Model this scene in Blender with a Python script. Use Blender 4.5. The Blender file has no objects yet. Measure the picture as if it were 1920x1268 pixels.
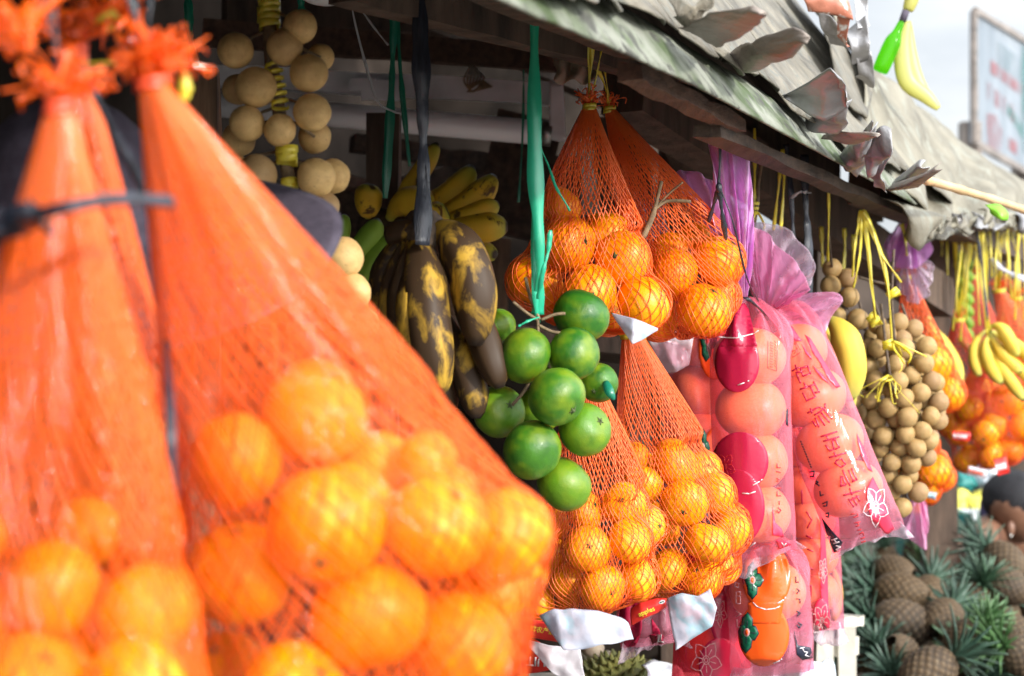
import bpy, bmesh, math, random
from mathutils import Vector, Matrix, Quaternion, noise
from mathutils.bvhtree import BVHTree
random.seed(7)
sc = bpy.context.scene
C = sc.collection
R = math.radians
CZ = 1.5            # camera height
F = 3840.0          # focal length in photo pixels

# ---------------------------------------------------------------- camera, sky, sun, exposure
cd = bpy.data.cameras.new('camera'); cam = bpy.data.objects.new('camera', cd); C.objects.link(cam)
cam.location = (0, 0, CZ); cam.rotation_euler = (R(90), 0, 0)
cd.lens = 72; cd.sensor_width = 36; cd.clip_start = 0.05; cd.clip_end = 2000
cd.dof.use_dof = True; cd.dof.focus_distance = 2.36; cd.dof.aperture_fstop = 7.2
sc.camera = cam
sc.view_settings.view_transform = 'Standard'; sc.view_settings.look = 'None'
sc.view_settings.gamma = 1; sc.view_settings.exposure = 0.9
sc.cycles.use_denoising = True
sc.cycles.max_bounces = 12; sc.cycles.transparent_max_bounces = 40
sc.cycles.sample_clamp_indirect = 6; sc.cycles.caustics_reflective = False; sc.cycles.caustics_refractive = False
SUN_DIR = Vector((0.66, -0.70, 0.39)).normalized()      # towards the sun
el = math.asin(SUN_DIR.z); az = math.atan2(SUN_DIR.x, SUN_DIR.y)
w = bpy.data.worlds.new('World'); sc.world = w; w.use_nodes = True
nt = w.node_tree; nt.nodes.clear()
def wn(t, **k):
    n = nt.nodes.new(t)
    for a, b in k.items(): setattr(n, a, b)
    return n
sky = wn('ShaderNodeTexSky', sky_type='NISHITA', sun_disc=False)
sky.sun_elevation = el; sky.sun_rotation = az; sky.dust_density = 2.5
tc = wn('ShaderNodeTexCoord'); mp = wn('ShaderNodeMapping'); mp.inputs['Scale'].default_value = (1.5, 1.5, 5)
nz = wn('ShaderNodeTexNoise'); nz.inputs['Scale'].default_value = 2.6; nz.inputs['Detail'].default_value = 6; nz.inputs['Roughness'].default_value = .55
rp = wn('ShaderNodeValToRGB'); rp.color_ramp.elements[0].position = .34; rp.color_ramp.elements[1].position = .62
rp.color_ramp.elements[0].color = (4.3, 4.75, 5.4, 1); rp.color_ramp.elements[1].color = (8.2, 8.3, 8.4, 1)
mx = wn('ShaderNodeMixRGB'); mx.inputs[0].default_value = .86
bg = wn('ShaderNodeBackground'); bg.inputs[1].default_value = 0.11
ow = wn('ShaderNodeOutputWorld')
L = nt.links.new
L(tc.outputs['Generated'], mp.inputs[0]); L(mp.outputs[0], nz.inputs['Vector']); L(nz.outputs[0], rp.inputs[0])
dt = wn('ShaderNodeVectorMath', operation='DOT_PRODUCT'); dt.inputs[1].default_value = SUN_DIR      # cloud lit up round the veiled sun
c1 = wn('ShaderNodeMath', operation='MULTIPLY_ADD'); c1.inputs[1].default_value = .5; c1.inputs[2].default_value = .5
c2 = wn('ShaderNodeMath', operation='POWER'); c2.inputs[1].default_value = 1.6
c3 = wn('ShaderNodeMath', operation='MULTIPLY_ADD'); c3.inputs[1].default_value = 3.5; c3.inputs[2].default_value = .31
vm = wn('ShaderNodeVectorMath', operation='SCALE')
L(tc.outputs['Generated'], dt.inputs[0]); L(dt.outputs['Value'], c1.inputs[0]); L(c1.outputs[0], c2.inputs[0]); L(c2.outputs[0], c3.inputs[0]); L(c3.outputs[0], vm.inputs['Scale'])
L(sky.outputs[0], mx.inputs[1]); L(rp.outputs[0], vm.inputs[0]); L(vm.outputs[0], mx.inputs[2]); L(mx.outputs[0], bg.inputs[0]); L(bg.outputs[0], ow.inputs[0])
sd = bpy.data.lights.new('sun', 'SUN'); sd.energy = 2.4; sd.angle = R(3); sd.color = (1, .95, .87)
sun = bpy.data.objects.new('sun', sd); C.objects.link(sun)
sun.rotation_euler = SUN_DIR.to_track_quat('Z', 'Y').to_euler(); sun.location = (3, -3, 6)

# ---------------------------------------------------------------- helpers
def P(px, py, d): return Vector(((px - 960) / F * d, d, (634 - py) / F * d + CZ))
def V(*a): return Vector(a)
def rnd(a, b): return random.uniform(a, b)
def tag(o, label=None, cat=None, group=None, kind=None):
    if label: o['label'] = label
    if cat: o['category'] = cat
    if group: o['group'] = group
    if kind: o['kind'] = kind
    return o
def thing(name, label, cat, loc, group=None):
    o = bpy.data.objects.new(name, None); C.objects.link(o); o.location = loc; o.empty_display_size = .05
    return tag(o, label, cat, group)
def root_loc(o):
    l = Vector(o.location)
    while o.parent: o = o.parent; l += Vector(o.location)
    return l
class MB:
    def __init__(s): s.v = []; s.f = []; s.uv = {}
    def tube(s, pts, rad, n=8, cap=True, flat=1.0, up=None):
        pts = [Vector(p) for p in pts]; m = len(pts)
        if not hasattr(rad, '__len__'): rad = [rad] * m
        b = len(s.v); prev = None
        for i, p in enumerate(pts):
            t = (pts[min(i + 1, m - 1)] - pts[max(i - 1, 0)])
            if t.length < 1e-9: t = V(0, 0, 1)
            t.normalize()
            if prev is None:
                a = up or (V(0, 0, 1) if abs(t.z) < .9 else V(1, 0, 0))
                x = (Vector(a) - t * t.dot(Vector(a))).normalized()
            else:
                x = (prev - t * t.dot(prev)).normalized()
            prev = x; y = t.cross(x)
            for k in range(n):
                a = 2 * math.pi * k / n
                s.v.append(p + x * (math.cos(a) * rad[i]) + y * (math.sin(a) * rad[i] * flat))
                s.uv[len(s.v) - 1] = (i / (m - 1), k / n)
        for i in range(m - 1):
            for k in range(n):
                k2 = (k + 1) % n
                s.f.append((b + i * n + k, b + i * n + k2, b + (i + 1) * n + k2, b + (i + 1) * n + k))
        if cap:
            s.f.append(tuple(b + k for k in reversed(range(n)))); s.f.append(tuple(b + (m - 1) * n + k for k in range(n)))
        return s
    def box(s, c, size, rot=None):
        b = len(s.v); c = Vector(c)
        for dx in (-.5, .5):
            for dy in (-.5, .5):
                for dz in (-.5, .5):
                    q = V(dx * size[0], dy * size[1], dz * size[2])
                    if rot is not None: q = rot @ q
                    s.v.append(c + q)
        s.f += [tuple(b + i for i in q) for q in ((0, 1, 3, 2), (4, 6, 7, 5), (0, 4, 5, 1), (2, 3, 7, 6), (0, 2, 6, 4), (1, 5, 7, 3))]
        return s
    def beam(s, a, b, wd, ht, up=(0, 0, 1), rough=.002):
        a = Vector(a); b = Vector(b); t = (b - a).normalized(); x = t.cross(Vector(up)).normalized(); u = x.cross(t)
        n = 10; bs = len(s.v)
        for i in range(n + 1):
            p = a.lerp(b, i / n)
            for sx, su in ((-1, -1), (1, -1), (1, 1), (-1, 1)):
                s.v.append(p + x * (sx * wd / 2 + rnd(-rough, rough)) + u * (su * ht / 2 + rnd(-rough, rough)))
        for i in range(n):
            for k in range(4):
                k2 = (k + 1) % 4
                s.f.append((bs + i * 4 + k, bs + i * 4 + k2, bs + i * 4 + 4 + k2, bs + i * 4 + 4 + k))
        s.f.append((bs + 3, bs + 2, bs + 1, bs)); e = bs + n * 4; s.f.append((e, e + 1, e + 2, e + 3))
        return s
    def ell(s, c, r, n=20, m=12, rot=None, fn=None):
        b = len(s.v); c = Vector(c)
        if not hasattr(r, '__len__'): r = (r, r, r)
        for i in range(m + 1):
            ph = math.pi * i / m
            for k in range(n):
                th = 2 * math.pi * k / n
                u = V(math.sin(ph) * math.cos(th), math.sin(ph) * math.sin(th), math.cos(ph))
                k_ = fn(u) if fn else 1
                q = V(u.x * r[0] * k_, u.y * r[1] * k_, u.z * r[2] * k_)
                if rot is not None: q = rot @ q
                s.v.append(c + q)
        for i in range(m):
            for k in range(n):
                k2 = (k + 1) % n
                s.f.append((b + i * n + k, b + (i + 1) * n + k, b + (i + 1) * n + k2, b + i * n + k2))
        return s
    def grid(s, g, closed=False):
        b = len(s.v); nr = len(g); nc = len(g[0])
        for i, r in enumerate(g):
            for j, p in enumerate(r):
                s.v.append(Vector(p)); s.uv[len(s.v) - 1] = (j / max(1, nc - (0 if closed else 1)), i / (nr - 1))
        for i in range(nr - 1):
            for j in range(nc if closed else nc - 1):
                j2 = (j + 1) % nc
                s.f.append((b + i * nc + j, b + i * nc + j2, b + (i + 1) * nc + j2, b + (i + 1) * nc + j))
        return s
    def strip(s, pts, wd, side, th=.0004):
        """a ribbon: flat tape of width wd along pts, wide direction near side, with thickness"""
        pts = [Vector(p) for p in pts]; b = len(s.v); m = len(pts)
        for i, p in enumerate(pts):
            t = (pts[min(i + 1, m - 1)] - pts[max(i - 1, 0)]).normalized()
            sd_ = Vector(side(i / (m - 1))) if callable(side) else Vector(side)
            x = (sd_ - t * t.dot(sd_)).normalized(); y = t.cross(x)
            ww = wd(i / (m - 1)) if callable(wd) else wd
            for q in (x * ww / 2 + y * th, x * -ww / 2 + y * th, x * -ww / 2 - y * th, x * ww / 2 - y * th): s.v.append(p + q)
        for i in range(m - 1):
            for k in range(4):
                k2 = (k + 1) % 4
                s.f.append((b + i * 4 + k, b + i * 4 + k2, b + i * 4 + 4 + k2, b + i * 4 + 4 + k))
        s.f.append((b + 3, b + 2, b + 1, b)); e = b + (m - 1) * 4; s.f.append((e, e + 1, e + 2, e + 3))
        return s
    def build(s, name, mat, parent=None, smooth=True, thick=0, sub=0, label=None):
        off = root_loc(parent) if parent else Vector()
        me = bpy.data.meshes.new(name); me.from_pydata([tuple(p - off) for p in s.v], [], s.f)
        if s.uv:
            uvl = me.uv_layers.new(name='UVMap'); vi = [0] * len(me.loops); me.loops.foreach_get('vertex_index', vi)
            fl = []
            for i in vi: fl += list(s.uv.get(i, (0, 0)))
            uvl.data.foreach_set('uv', fl)
        me.materials.append(mat)
        if smooth: me.polygons.foreach_set('use_smooth', [True] * len(me.polygons))
        me.update()
        o = bpy.data.objects.new(name, me); C.objects.link(o)
        if parent: o.parent = parent
        if thick:
            md = o.modifiers.new('s', 'SOLIDIFY'); md.thickness = thick; md.offset = 0
        if sub:
            md = o.modifiers.new('b', 'SUBSURF'); md.levels = sub; md.render_levels = sub
        if label: o['label'] = label
        return o
def bez(p, n=16):
    p = [Vector(q) for q in p]; out = []
    for i in range(n + 1):
        t = i / n; q = list(p)
        while len(q) > 1: q = [q[j].lerp(q[j + 1], t) for j in range(len(q) - 1)]
        out.append(q[0])
    return out
def poly(p, n=6):
    """Catmull-Rom through points"""
    p = [Vector(q) for q in p]; out = []
    for i in range(len(p) - 1):
        a = p[max(i - 1, 0)]; b = p[i]; c = p[i + 1]; d = p[min(i + 2, len(p) - 1)]
        for k in range(n):
            t = k / n
            out.append(.5 * ((2 * b) + (c - a) * t + (2 * a - 5 * b + 4 * c - d) * t * t + (3 * b - a - 3 * c + d) * t ** 3))
    out.append(p[-1]); return out
def PP(l, d=None): return [P(*(q if len(q) == 3 else (q[0], q[1], d))) for q in l]

# ---------------------------------------------------------------- materials
class M:
    def __init__(s, name):
        s.m = bpy.data.materials.new(name); s.m.use_nodes = True; s.n = s.m.node_tree; s.n.nodes.clear()
        s.out = s.node('ShaderNodeOutputMaterial')
        s.tc = s.node('ShaderNodeTexCoord'); s.oi = s.node('ShaderNodeObjectInfo')
    def node(s, t, ins=None, **k):
        n = s.n.nodes.new(t)
        for a, b in k.items(): setattr(n, a, b)
        for a, b in (ins or {}).items():
            if hasattr(b, 'is_output') : s.n.links.new(b, n.inputs[a])
            else: n.inputs[a].default_value = b
        return n
    def noise(s, scale, detail=3, coord='Object', rnd4=True, rough=.55, stretch=None, dist=0):
        v = s.tc.outputs[coord]
        if stretch: v = s.node('ShaderNodeMapping', {'Vector': v, 'Scale': stretch}).outputs[0]
        n = s.node('ShaderNodeTexNoise', {'Vector': v, 'Scale': scale, 'Detail': detail, 'Roughness': rough, 'Distortion': dist}, noise_dimensions='4D')
        if rnd4: w_ = s.node('ShaderNodeMath', {0: s.oi.outputs['Random'], 1: 40.0}, operation='MULTIPLY'); s.n.links.new(w_.outputs[0], n.inputs['W'])
        return n.outputs[0]
    def ramp(s, fac, stops):
        r = s.node('ShaderNodeValToRGB', {0: fac}); e = r.color_ramp.elements
        while len(e) < len(stops): e.new(.5)
        for q, (p, c) in zip(e, stops): q.position = p; q.color = tuple(c) + (1,) if hasattr(c, '__len__') else (c, c, c, 1)
        return r.outputs[0]
    def mix(s, f, a, b, t='MIX'):
        return s.node('ShaderNodeMixRGB', {0: f, 1: a if not isinstance(a, tuple) else a + (1,), 2: b if not isinstance(b, tuple) else b + (1,)}, blend_type=t).outputs[0]
    def bump(s, h, st, dist=.001, prev=None):
        i = {'Height': h, 'Strength': st, 'Distance': dist}
        if prev is not None: i['Normal'] = prev
        return s.node('ShaderNodeBump', i).outputs[0]
    def pr(s, col, rough=.5, normal=None, **k):
        i = {'Base Color': col if not isinstance(col, tuple) else col + (1,), 'Roughness': rough}
        if normal is not None: i['Normal'] = normal
        i.update({a.replace('_', ' '): b for a, b in k.items()})
        return s.node('ShaderNodeBsdfPrincipled', i).outputs[0]
    def end(s, sh): s.n.links.new(sh, s.out.inputs[0]); return s.m
def rough_mat(name, c1, c2, scale, rough=.7, bump=.3, bd=.002, stretch=None, lo=.35, hi=.65, metal=0, c3=None, detail=5, spec=.5):
    m = M(name); n = m.noise(scale, detail, stretch=stretch)
    col = m.ramp(n, [(lo, c1), (hi, c2)])
    if c3:
        n2 = m.noise(scale * 2.7, 6, stretch=stretch, dist=.6)
        col = m.mix(m.ramp(n2, [(.54, 0), (.62, 1)]), col, c3)
    b = m.bump(m.noise(scale * 5, 4, stretch=stretch), bump, bd)
    return m.end(m.pr(col, rough, b, Metallic=metal, **{'Specular IOR Level': spec}))
def citrus(name, c1, c2, c3, sub=.12, rough=.38, ns=22):
    m = M(name)
    col = m.ramp(m.noise(ns * (.12 if ns < 20 else .1), 3), [(.33, c1), (.66, c2)])
    r = m.ramp(m.oi.outputs['Random'], [(0, 0.0), (1, .55)])
    col = m.mix(r, col, c3)
    blem = m.ramp(m.noise(4.5, 5, dist=.8), [(.70, 0), (.75, 1)])
    if ns < 20: col = m.mix(m.ramp(m.noise(1.3, 2), [(.44, 0), (.70, .9)]), col, (.17, .25, .010))
    col = m.mix(blem, col, (.16, .10, .03))
    vo = m.node('ShaderNodeTexVoronoi', {'Vector': m.tc.outputs['Object'], 'Scale': 26}).outputs[0]
    b = m.bump(m.ramp(vo, [(0, 0), (.5, 1)]), .30, .0006); b = m.bump(m.noise(4, 3), .35, .0015, b)
    return m.end(m.pr(col, rough, b, Subsurface_Weight=sub * .5, Subsurface_Scale=.01, **{'Specular IOR Level': .4, 'Subsurface Radius': (1, .4, .1)}))
MT = {}
MT['mandarin'] = citrus('mandarin_peel', (.84, .28, .001), (.90, .37, .002), (.88, .45, .01))
MT['navel'] = citrus('navel_peel', (.86, .24, .0005), (.92, .32, .001), (.92, .42, .003))
MT['green'] = citrus('green_citrus_peel', (.006, .065, .010), (.035, .16, .008), (.17, .30, .010), .03, .36, 9)
MT['calyx'] = rough_mat('calyx', (.03, .07, .02), (.10, .11, .03), 200, .7)
MT['stem'] = rough_mat('dry_twig', (.12, .08, .045), (.25, .18, .10), 120, .8)
MT['darktwig'] = rough_mat('dark_twig', (.05, .035, .025), (.13, .09, .06), 150, .8)
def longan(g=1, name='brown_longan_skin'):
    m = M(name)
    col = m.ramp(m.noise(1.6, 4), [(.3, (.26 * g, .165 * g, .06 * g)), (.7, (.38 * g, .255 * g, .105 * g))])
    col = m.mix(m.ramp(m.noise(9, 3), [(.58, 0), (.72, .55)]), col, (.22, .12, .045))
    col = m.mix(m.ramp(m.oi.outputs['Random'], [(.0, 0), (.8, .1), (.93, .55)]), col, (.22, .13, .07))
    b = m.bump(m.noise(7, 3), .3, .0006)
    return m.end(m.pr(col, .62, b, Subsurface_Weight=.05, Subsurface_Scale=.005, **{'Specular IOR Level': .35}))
MT['longan'] = longan(); MT['longan_l'] = longan(1.75, 'lit_golden_longan_skin')  # left bunch's golden skin is lightened in colour, replacing fill light under the eave
def banana(name, body, spot, tip, lo, hi, sc_=40, green=None):
    m = M(name)
    uv = m.node('ShaderNodeSeparateXYZ', {0: m.tc.outputs['UV']}).outputs[0]
    col = m.ramp(m.noise(14, 2), [(.3, tuple(c * .8 for c in body)), (.7, body)])
    if green: col = m.mix(m.ramp(uv, [(.0, 1), (.22, 0), (.78, 0), (.96, 1)]), col, green)
    n = m.noise(sc_, 6, stretch=(1, 1, .6), dist=.5, rough=.6)
    col = m.mix(m.ramp(n, [(lo, 0), (hi, 1)]), col, spot)
    col = m.mix(m.ramp(uv, [(.0, 1), (.02, 0), (.955, 0), (.985, 1)]), col, tip)
    b = m.bump(n, .25, .001)
    return m.end(m.pr(col, .55, b, Subsurface_Weight=.04, Subsurface_Scale=.006, **{'Specular IOR Level': .3}))
MT['ban_y'] = banana('ripe_banana_skin', (.72, .46, .03), (.10, .055, .012), (.04, .03, .02), .58, .63, 40, (.42, .42, .05))
MT['ban_old'] = banana('overripe_banana_skin', (.50, .30, .035), (.045, .025, .012), (.03, .02, .015), .37, .50, 34)
MT['ban_g'] = banana('green_banana_skin', (.20, .34, .035), (.05, .06, .02), (.03, .03, .02), .68, .72, 30)
MT['ban_p'] = banana('pale_banana_skin', (.66, .47, .06), (.20, .12, .04), (.05, .04, .02), .69, .73, 34, (.45, .45, .10))
def net_mat(name, c, c2, tr=.3, rough=.3):
    m = M(name)
    col = m.mix(m.noise(18, 2, rnd4=False), c, c2)
    d = m.pr(col, rough, None, **{'Specular IOR Level': .9})
    t = m.node('ShaderNodeBsdfTranslucent', {0: col}).outputs[0]
    return m.end(m.node('ShaderNodeMixShader', {0: tr, 1: d, 2: t}).outputs[0])
MT['net'] = net_mat('orange_net', (.95, .155, .02), (.98, .24, .045), .35, .3)
MT['net_near'] = net_mat('bright_orange_net', (1, .125, .002), (1, .20, .012), .3, .12)
MT['net_red'] = net_mat('red_orange_net', (.88, .09, .03), (.9, .14, .05))
MT['rib_y'] = net_mat('yellow_ribbon', (.80, .68, .035), (.85, .75, .10), .35)
MT['rib_g'] = net_mat('green_ribbon', (.02, .52, .30), (.05, .62, .38), .35)
MT['rib_dg'] = net_mat('dark_green_ribbon', (.01, .20, .12), (.015, .26, .16), .25)
MT['rib_k'] = rough_mat('black_plastic_strap', (.012, .014, .02), (.03, .035, .05), 60, .25, .6, .002, (3, 3, .3))
MT['rib_w'] = net_mat('pale_string', (.45, .46, .50), (.6, .6, .6), .2)
def plastic(name, tint, body, fac, rough=.12, wr=.5, scale=30, white=0.35, edge=.5):
    m = M(name)
    n = m.noise(scale, 4, rnd4=True, stretch=(1, 1, .35), dist=1.2)
    b = m.bump(n, wr, .006)
    tr = m.node('ShaderNodeBsdfTransparent', {0: tint + (1,)}).outputs[0]
    pr = m.pr(body, rough, b, **{'Specular IOR Level': .9, 'Coat Weight': .4, 'Coat Roughness': .05})
    tl = m.node('ShaderNodeBsdfTranslucent', {0: body + (1,)}).outputs[0]
    pb = m.node('ShaderNodeMixShader', {0: white, 1: pr, 2: tl}).outputs[0]
    lw = m.node('ShaderNodeLayerWeight', {'Blend': .35, 'Normal': b}).outputs['Facing']
    f = m.node('ShaderNodeMath', {0: lw, 1: edge, 2: fac}, operation='MULTIPLY_ADD'); f.use_clamp = True
    f2 = m.node('ShaderNodeMath', {0: m.ramp(n, [(.55, 0), (.72, 1)]), 1: .25, 2: f.outputs[0]}, operation='MULTIPLY_ADD'); f2.use_clamp = True
    return m.end(m.node('ShaderNodeMixShader', {0: f2.outputs[0], 1: tr, 2: pb}).outputs[0])
MT['pack'] = plastic('clear_pink_film', (1, .64, .71), (.88, .36, .50), .12, .06, 1.0, 20, .25, .36)
MT['packred'] = plastic('clear_red_film', (.95, .35, .38), (.80, .05, .14), .22, .12, .35, 16)
MT['purple'] = plastic('violet_film', (.95, .78, .95), (.90, .60, .90), .34, .12, .9, 26)
MT['pinkf'] = plastic('pink_film', (.98, .78, .88), (.88, .50, .72), .24, .12, .9, 26)
MT['clearf'] = plastic('clear_film', (.95, .90, .95), (.80, .70, .78), .16, .08, .9, 26)
MT['whitef'] = plastic('milky_film', (.9, .9, .92), (.80, .78, .82), .62, .25, .5, 30)
def ink(name, c, fac=.9, rough=.25):
    m = M(name)
    tr = m.node('ShaderNodeBsdfTransparent', {0: c + (1,)}).outputs[0]
    return m.end(m.node('ShaderNodeMixShader', {0: fac, 1: tr, 2: m.pr(c, rough, None)}).outputs[0])
MT['i_crim'] = ink('crimson_ink', (.42, .012, .055), .86)
MT['i_red'] = ink('red_ink', (.60, .03, .04), .85)
MT['i_hot'] = ink('hot_red_ink', (.85, .04, .10), .85)
MT['i_or'] = ink('orange_ink', (.85, .10, .01), .93)
MT['i_green'] = ink('green_ink', (.006, .11, .055), .97)
MT['i_black'] = ink('black_ink', (.012, .014, .03), .97)
MT['i_white'] = ink('white_ink', (.75, .68, .70), .9)
MT['i_pink'] = ink('pale_pink_ink', (.8, .45, .45), .7)
MT['i_yel'] = ink('yellow_ink', (.85, .65, .05), .97)
MT['lab_red'] = rough_mat('red_label', (.55, .02, .015), (.65, .035, .025), 30, .35, .1)
m = M('white_label_back'); col = m.ramp(m.noise(22, 3, stretch=(1, 1, 1)), [(.40, (.56, .60, .70)), (.52, (.62, .60, .68)), (.60, (.40, .58, .66)), (.70, (.64, .54, .62))])
MT['lab_white'] = m.end(m.node('ShaderNodeMixShader', {0: .4, 1: m.pr(col, .4, m.bump(m.noise(40, 3), .6, .004)), 2: m.node('ShaderNodeBsdfTranslucent', {0: col}).outputs[0]}).outputs[0])
MT['persim'] = rough_mat('persimmon_skin', (.84, .32, .08), (.90, .42, .13), 18, .35, .1, .0006)
MT['wood'] = rough_mat('weathered_timber', (.035, .024, .018), (.10, .065, .045), 9, .85, .6, .004, (8, 1, 8))
MT['wood_dk'] = rough_mat('dark_timber', (.045, .031, .023), (.115, .076, .054), 7, .9, .5, .004, (6, 6, 1))
MT['wood_l'] = rough_mat('brown_timber', (.06, .032, .022), (.13, .07, .045), 10, .85, .7, .004, (9, 1, 9))
MT['void'] = rough_mat('shade_dark_boards', (.018, .015, .013), (.058, .045, .037), 5, .95, .3, spec=0)  # dark base colour holds the shade of the stall interiors
MT['moss'] = rough_mat('mossy_sheet', (.045, .07, .02), (.20, .21, .17), 14, .75, .8, .005, None, .38, .56, 0, (.05, .05, .04))
MT['roof'] = rough_mat('weathered_roof_sheet', (.050, .044, .032), (.185, .165, .125), 12, .6, .7, .006, (2, 2, 1.2), .3, .65, 0, (.12, .12, .10))
MT['roof2'] = rough_mat('pale_roof_sheet', (.085, .075, .052), (.235, .215, .16), 7, .65, .6, .01, (2, 1, 1), .3, .7, 0, (.20, .20, .16))
MT['foil'] = rough_mat('crumpled_grey_sheet', (.16, .15, .145), (.38, .38, .39), 12, .35, .6, .005, None, .3, .65, .35)
MT['foil_dk'] = rough_mat('dull_brown_sheet', (.12, .10, .085), (.26, .22, .19), 12, .45, .6, .005, (1, 1, 3), .3, .65, .3)
MT['lampwhite'] = rough_mat('dusty_white_enamel', (.45, .46, .48), (.72, .73, .76), 12, .45, .2, .001)
MT['tube'] = rough_mat('unlit_lamp_glass', (.78, .80, .84), (.86, .87, .90), 8, .25, .05, .001)
MT['metal'] = rough_mat('worn_metal', (.2, .2, .2), (.4, .38, .35), 40, .35, .2, .001, metal=.9)
MT['hat'] = rough_mat('dark_violet_cloth', (.040, .032, .050), (.075, .062, .088), 60, .85, .5, .002)
MT['board'] = rough_mat('dark_brown_board', (.07, .04, .024), (.24, .14, .08), 14, .75, .5, .003, (4, 4, .6))
MT['skin'] = rough_mat('brown_skin', (.16, .075, .045), (.20, .10, .06), 20, .5, .1)
MT['hair'] = rough_mat('black_hair', (.004, .004, .006), (.012, .012, .016), 80, .75, .6, .002)
MT['shirt'] = rough_mat('navy_shirt', (.03, .02, .08), (.05, .04, .12), 30, .8)
MT['trouser'] = rough_mat('dark_trousers', (.02, .02, .025), (.04, .04, .05), 30, .85)
MT['teal'] = rough_mat('teal_crate_plastic', (.01, .16, .15), (.02, .22, .20), 20, .5)
MT['white'] = rough_mat('worn_white_paint', (.42, .40, .34), (.62, .60, .52), 14, .6, .3)
MT['paper'] = rough_mat('crumpled_white_paper', (.60, .66, .74), (.78, .80, .82), 16, .7, .6, .01)
MT['soil'] = rough_mat('dusty_concrete', (.15, .14, .125), (.24, .23, .21), 3, .95, .4)
MT['bamboo'] = rough_mat('bamboo', (.42, .26, .12), (.60, .42, .22), 12, .5, .2, .001)
MT['leafg'] = net_mat('fresh_leaf', (.25, .60, .03), (.35, .75, .06), .4, .35)
MT['terra'] = rough_mat('terracotta_enamel', (.30, .09, .05), (.42, .16, .10), 18, .5, .4, .003, c3=(.6, .58, .56))
MT['durian'] = rough_mat('durian_husk', (.05, .06, .012), (.15, .15, .03), 20, .7)
MT['tuber'] = rough_mat('dusty_tuber_skin', (.28, .24, .17), (.42, .37, .28), 40, .8)

# ---------------------------------------------------------------- the setting
def ground():
    mb = MB(); g = []
    for i in range(21):
        y = -30 + 230 * (i / 20) ** 1.5 if i else -30
        g.append([V(-150 + 300 * j / 20, y * 2 + 30, 0) for j in range(21)])
    tag(mb.grid(g).build('ground', MT['soil']), kind='structure')
ground()
def rim(d, z=None): return V(-.55 + .37 * d, d, CZ + (.262 - .028 * max(0, d - 1.9) if z is None else z))
INW = V(-.935, .35, 0); UPS = 1.25
stall = thing('market_stall', 'dark timber fruit stall with mossy sagging eave, bananas and lamp inside', 'market stall', (0, 2.2, 0))
def sheet(name, mat, parent, top, bot, n=16, m=8, wave=.004, ws=9, thick=.0015, bulge=0, fold=None, label=None, seed=0, lin=False):
    """curved sheet lofted between two polylines of (px,py,d) or vectors"""
    def cv(l):
        l = [q if isinstance(q, Vector) else P(*q) for q in l]
        c = l if lin else poly(l, 8)
        ls = [0]
        for a, b in zip(c, c[1:]): ls.append(ls[-1] + (b - a).length)
        out = []
        for i in range(n + 1):
            s_ = ls[-1] * i / n; k = 0
            while k < len(ls) - 2 and ls[k + 1] < s_: k += 1
            out.append(c[k].lerp(c[k + 1], (s_ - ls[k]) / max(1e-9, ls[k + 1] - ls[k])))
        return out
    a = cv(top); b = cv(bot); g = []
    nrm = (a[-1] - a[0]).cross(b[0] - a[0]).normalized()
    if nrm.y > 0: nrm = -nrm
    for j in range(m + 1):
        t = j / m; row = []
        for i in range(n + 1):
            p = a[i].lerp(b[i], t)
            p = p + nrm * (bulge * math.sin(math.pi * t) + wave * noise.noise(p * ws + V(seed, 3, 1)) + wave * .4 * noise.noise(p * ws * 3.1 + V(seed, 9, 4)))
            if fold: p = p + nrm * fold(i / n, t)
            row.append(p)
        g.append(row)
    return MB().grid(g).build(name, mat, parent, True, thick, label=label)

# roof of the first stall
def roofpt(d, t, lift=0):      # d along rim, t inward
    p = rim(d) + INW * t; p.z += UPS * t + lift; return p
rb = MB(); g = [[roofpt(d, t, -.02) for d in [-.9 + 4.35 * k / 24 for k in range(25)]] for t in [.035 + k / 8 * 1.3 for k in range(9)]]
roof = rb.grid(g).build('roof', MT['wood_dk'], stall, thick=.012)
random.seed(3)
kk = 0; d = 1.35
while d < 3.45:
    wd = rnd(.10, .17); t1 = rnd(.62, .9); t0 = rnd(-.012, .03)
    sk = -.02
    top = [roofpt(d + sk, t1, .012 + .006 * (kk % 2)), roofpt(d + sk + wd * 1.15, t1, .012)]
    bot = [roofpt(d, t0, .010 + .008 * (kk % 2)), roofpt(d + wd * .5, t0 - .012, .014), roofpt(d + wd * 1.12, t0 + .004, .008)]
    sheet('roof_strip', MT['roof'], stall, top, bot, 8, 26, .006, 11, .002, .012, seed=kk,
          fold=lambda u, t: .006 * math.sin(u * math.pi))
    kk += 1; d += wd * .82
# mossy flashing along the eave
ds = [.2 + 2.95 * k / 150 for k in range(151)]
g = []
for j in range(7):
    row = []
    for k, dd in enumerate(ds):
        p = rim(dd); t = j / 6
        n_ = noise.noise(V(dd * 5, 1, 2)) * .012 + noise.noise(V(dd * 17, j, 2)) * .006
        if j == 0: n_ -= .014 * max(0, noise.noise(V(dd * 30, 5, 2))) + .01 * abs(noise.noise(V(dd * 80, 5, 2)))
        p = p + INW * (.060 * t - .01 + n_) + V(0, 0, .070 * t - .024 + n_ * .6 + .008 * math.sin(math.pi * t)) 
        row.append(p)
    g.append(row)
MB().grid(g).build('flashing', MT['moss'], stall, thick=.003)
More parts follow.
